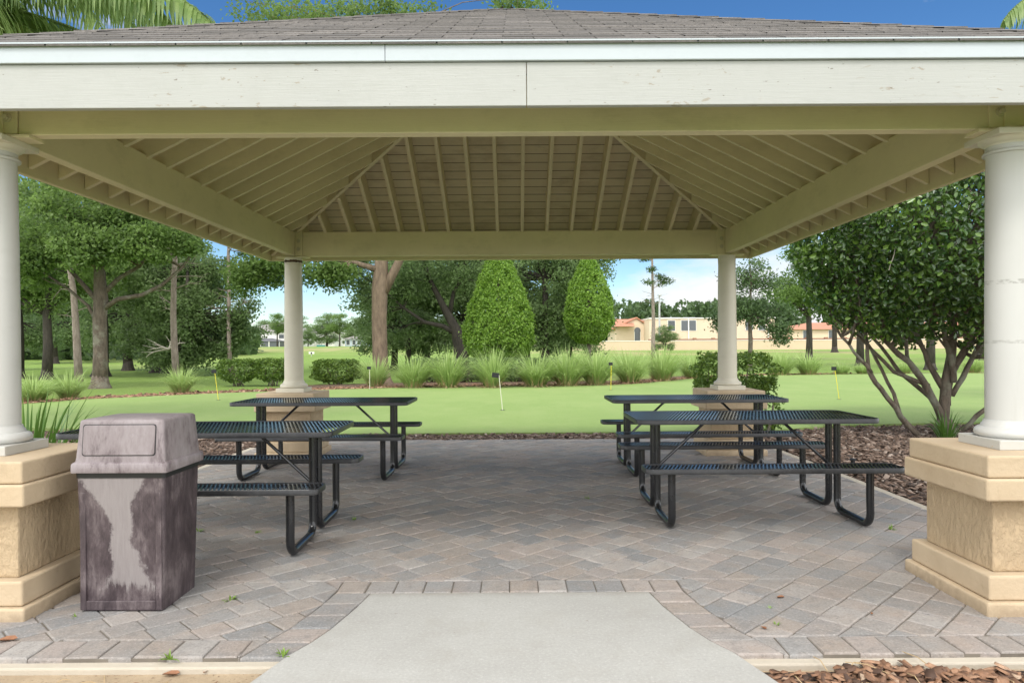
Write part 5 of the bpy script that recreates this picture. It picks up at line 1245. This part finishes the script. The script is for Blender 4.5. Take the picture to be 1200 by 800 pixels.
# dead leaves, twigs and weeds
def dead_leaf(x, y, z, s, rz, label):
    m = MB(); n = 8; pts = []
    for i in range(n):
        a = 2 * PI * i / n; pts.append((math.cos(a) * s, math.sin(a) * s * .5, .006 + s * .25 * abs(math.sin(a * 1.0 + .4)) ** 2))
    m.add(pts + [(0, 0, .004)] + [(p[0] * .98, p[1] * .98, p[2] - .0015) for p in pts] + [(0, 0, .002)], [(i, (i + 1) % n, n) for i in range(n)] + [((i + 1) % n + n + 1, i + n + 1, 2 * n + 1) for i in range(n)])
    o = m.build('fallen_leaf', M['dead_leaf'], loc=(x, y, z)); o.rotation_euler = (0, 0, rz); tag(o, label, 'leaf', 'dead leaves on the ground')
for px, py, z, s, rz, lab in ((5, 747, .002, .045, .4, 'curled brown leaf at the foot of the pedestal next to the trash can'), (198, 788, -.045, .035, .2, 'rust brown leaf lying on the sand strip nearest the trash can'), (242, 784, -.045, .028, 1.2, 'dark brown leaf on the sand nearest the concrete path'),
                             (913, 702, .002, .022, .3, 'brown scrap of leaf on the pavers midway between path and pedestal'), (893, 738, .002, .018, 2.0, 'small brown leaf near the front edge of the pavers by the mulch'), (1020, 722, .002, .012, 1.0, 'tiny leaf on the pavers in front of the tan pedestal')):
    d = (H - z) * F / (py - 406); dead_leaf((px - 603) * d / F, d, z, s, rz, lab)
def weed(px, py, s, lab, mt='weed'):
    x, y = gp(px, py); g = np.random.default_rng(int(px * 7)); V, Fc, T = blades(g, 14, s * .75, 1.6, s * .16, 3, .8, .7, s * .25); o = np_mesh('weed', V, Fc, T, M[mt], None, loc=(x, y, -.006)); tag(o, lab, 'weed', 'weeds sprouting from the paving joints')
for px, py, s, lab in ((87, 719, .03, 'tiny weed sprouting beside the foot of the trash can'), (268, 700, .055, 'weed tuft in the pavers between trash can and path'), (197, 768, .05, 'yellowed weed tuft on the outer paver edge below the trash can'), (330, 765, .05, 'weed tuft where the pavers meet the path'),
                       (300, 622, .045, 'weed by the near bench end of the table at the trash can'), (232, 620, .05, 'weed in the shade under the table next to the trash can'), (908, 733, .03, 'tiny weed near the front edge of the pavers on the mulch side'), (1043, 622, .05, 'weed tuft beside the bent leg of the table near the tan pedestal'), (414, 607, .04, 'small weed in the open middle of the pavers'), (900, 714, .025, 'tiny weed in a joint before the tan pedestal'), (687, 584, .045, 'yellowish weed in the shaded middle of the pavers')):
    weed(px, py, s, lab)
g = np.random.default_rng(66); m = MB()
for i in range(60):
    x, y = g.uniform(-2.6, -1.2), g.uniform(2.2, 2.93); a = g.uniform(0, 3.14); L = g.uniform(.03, .14); m.tube([(x, y, -.044), (x + math.cos(a) * L * .5, y + math.sin(a) * L * .5, -.036), (x + math.cos(a) * L, y + math.sin(a) * L, -.043)], .0018, 4)
for i in range(26):
    x, y = g.uniform(1.1, 2.5), g.uniform(2.3, 2.93); a = g.uniform(0, 3.14); L = g.uniform(.06, .2); m.tube([(x, y, -.01), (x + math.cos(a) * L * .5, y + math.sin(a) * L * .5, .008), (x + math.cos(a) * L, y + math.sin(a) * L, -.004)], .002, 4)
stuff(m.build('pine_straw', M['straw']), 'dry pine needles scattered on the sand and mulch', 'litter')
def litter_chip(g):
    while True:
        x, y = g.uniform(-2.7, -1.1), g.uniform(2.0, 2.92)
        if x < xcurve(pl, y) - .05: return (x, y)
chips('bark_litter', 'crumbs of bark and leaf litter on the sand strip', 420, litter_chip, M['chip'], .008, .04, 12, -.048, .004)

# ------------------------------------------------------------------ light, sky, camera
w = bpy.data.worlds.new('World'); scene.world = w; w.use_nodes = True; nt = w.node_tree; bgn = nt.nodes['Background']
FILL_CLOUD = 18.0
SUN_EL, SUN_AZ = math.radians(53), math.radians(195)   # azimuth clockwise from +Y: behind the camera, a little to one side
sky = nt.nodes.new('ShaderNodeTexSky'); sky.sky_type = 'NISHITA'; sky.sun_disc = False; sky.sun_elevation = SUN_EL; sky.sun_rotation = SUN_AZ; sky.air_density = 0.9; sky.dust_density = 0.1; sky.ozone_density = 2.5
def wn(typ, **props):
    nd = nt.nodes.new(typ)
    for k, v in props.items(): setattr(nd, k, v)
    return nd
L = nt.links.new
def wmath(op, a, b):
    nd = wn('ShaderNodeMath', operation=op)
    for i, v in enumerate((a, b)):
        if isinstance(v, bpy.types.NodeSocket): L(v, nd.inputs[i])
        else: nd.inputs[i].default_value = v
    return nd.outputs[0]
def wrange(v, a, b, c=0.0, d=1.0):
    nd = wn('ShaderNodeMapRange'); L(v, nd.inputs['Value'])
    for k, q in (('From Min', a), ('From Max', b), ('To Min', c), ('To Max', d)): nd.inputs[k].default_value = q
    return nd.outputs[0]
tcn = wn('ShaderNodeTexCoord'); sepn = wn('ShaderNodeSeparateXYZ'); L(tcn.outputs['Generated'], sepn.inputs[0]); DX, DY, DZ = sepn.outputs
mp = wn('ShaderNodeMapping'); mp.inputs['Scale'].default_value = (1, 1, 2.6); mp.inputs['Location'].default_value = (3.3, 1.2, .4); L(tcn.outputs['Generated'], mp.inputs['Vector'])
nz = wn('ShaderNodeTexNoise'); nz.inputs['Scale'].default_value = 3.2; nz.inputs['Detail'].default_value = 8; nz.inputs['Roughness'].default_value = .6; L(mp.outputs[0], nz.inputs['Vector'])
# broken cloud: a white bank low on one side, heavy unseen cloud added behind, beside and above the camera as neutral fill light
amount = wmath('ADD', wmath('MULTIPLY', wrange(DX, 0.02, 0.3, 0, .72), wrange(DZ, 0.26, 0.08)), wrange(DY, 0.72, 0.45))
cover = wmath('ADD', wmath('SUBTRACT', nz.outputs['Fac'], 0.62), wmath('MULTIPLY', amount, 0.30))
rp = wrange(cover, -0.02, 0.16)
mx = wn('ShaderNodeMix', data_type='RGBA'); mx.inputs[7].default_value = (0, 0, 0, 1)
cb = wmath('MULTIPLY', wrange(DY, 0.78, 0.45, 6.6, FILL_CLOUD), wrange(DZ, 0.35, 0.9, 1.0, 0.7)); cc = wn('ShaderNodeCombineXYZ')
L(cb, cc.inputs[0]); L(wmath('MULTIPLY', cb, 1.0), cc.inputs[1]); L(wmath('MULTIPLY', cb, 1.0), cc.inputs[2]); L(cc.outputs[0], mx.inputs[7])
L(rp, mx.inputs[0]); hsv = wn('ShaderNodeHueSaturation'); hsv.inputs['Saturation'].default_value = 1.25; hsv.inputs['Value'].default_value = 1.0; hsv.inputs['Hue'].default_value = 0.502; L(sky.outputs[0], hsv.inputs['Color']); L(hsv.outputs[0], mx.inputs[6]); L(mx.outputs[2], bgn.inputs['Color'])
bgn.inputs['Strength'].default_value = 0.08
sl = bpy.data.lights.new('sun', 'SUN'); sl.energy = 1.1; sl.angle = math.radians(15); sl.color = (1, .965, .90); so = bpy.data.objects.new('sun', sl); COL.objects.link(so)
dirv = Vector((math.sin(SUN_AZ) * math.cos(SUN_EL), math.cos(SUN_AZ) * math.cos(SUN_EL), math.sin(SUN_EL)))
so.rotation_euler = dirv.to_track_quat('Z', 'Y').to_euler(); so.location = dirv * 30

cam = bpy.data.cameras.new('camera'); cam.sensor_width = 36; cam.lens = 36 * F / 1200; cam.shift_x = -3 / 1200; cam.shift_y = 6 / 1200; cam.clip_end = 3000; cam.clip_start = .05
co = bpy.data.objects.new('camera', cam); COL.objects.link(co)
co.matrix_world = Matrix.Translation((0, 0, H)) @ Matrix.Rotation(PI / 2, 4, 'X') @ Matrix.Rotation(-0.006, 4, 'Z')
scene.camera = co
scene.view_settings.view_transform = 'Standard'; scene.view_settings.look = 'None'; scene.view_settings.gamma = 1; scene.view_settings.exposure = 0.95
scene.render.engine = 'CYCLES'; scene.cycles.max_bounces = 8; scene.cycles.diffuse_bounces = 5; scene.cycles.use_denoising = True
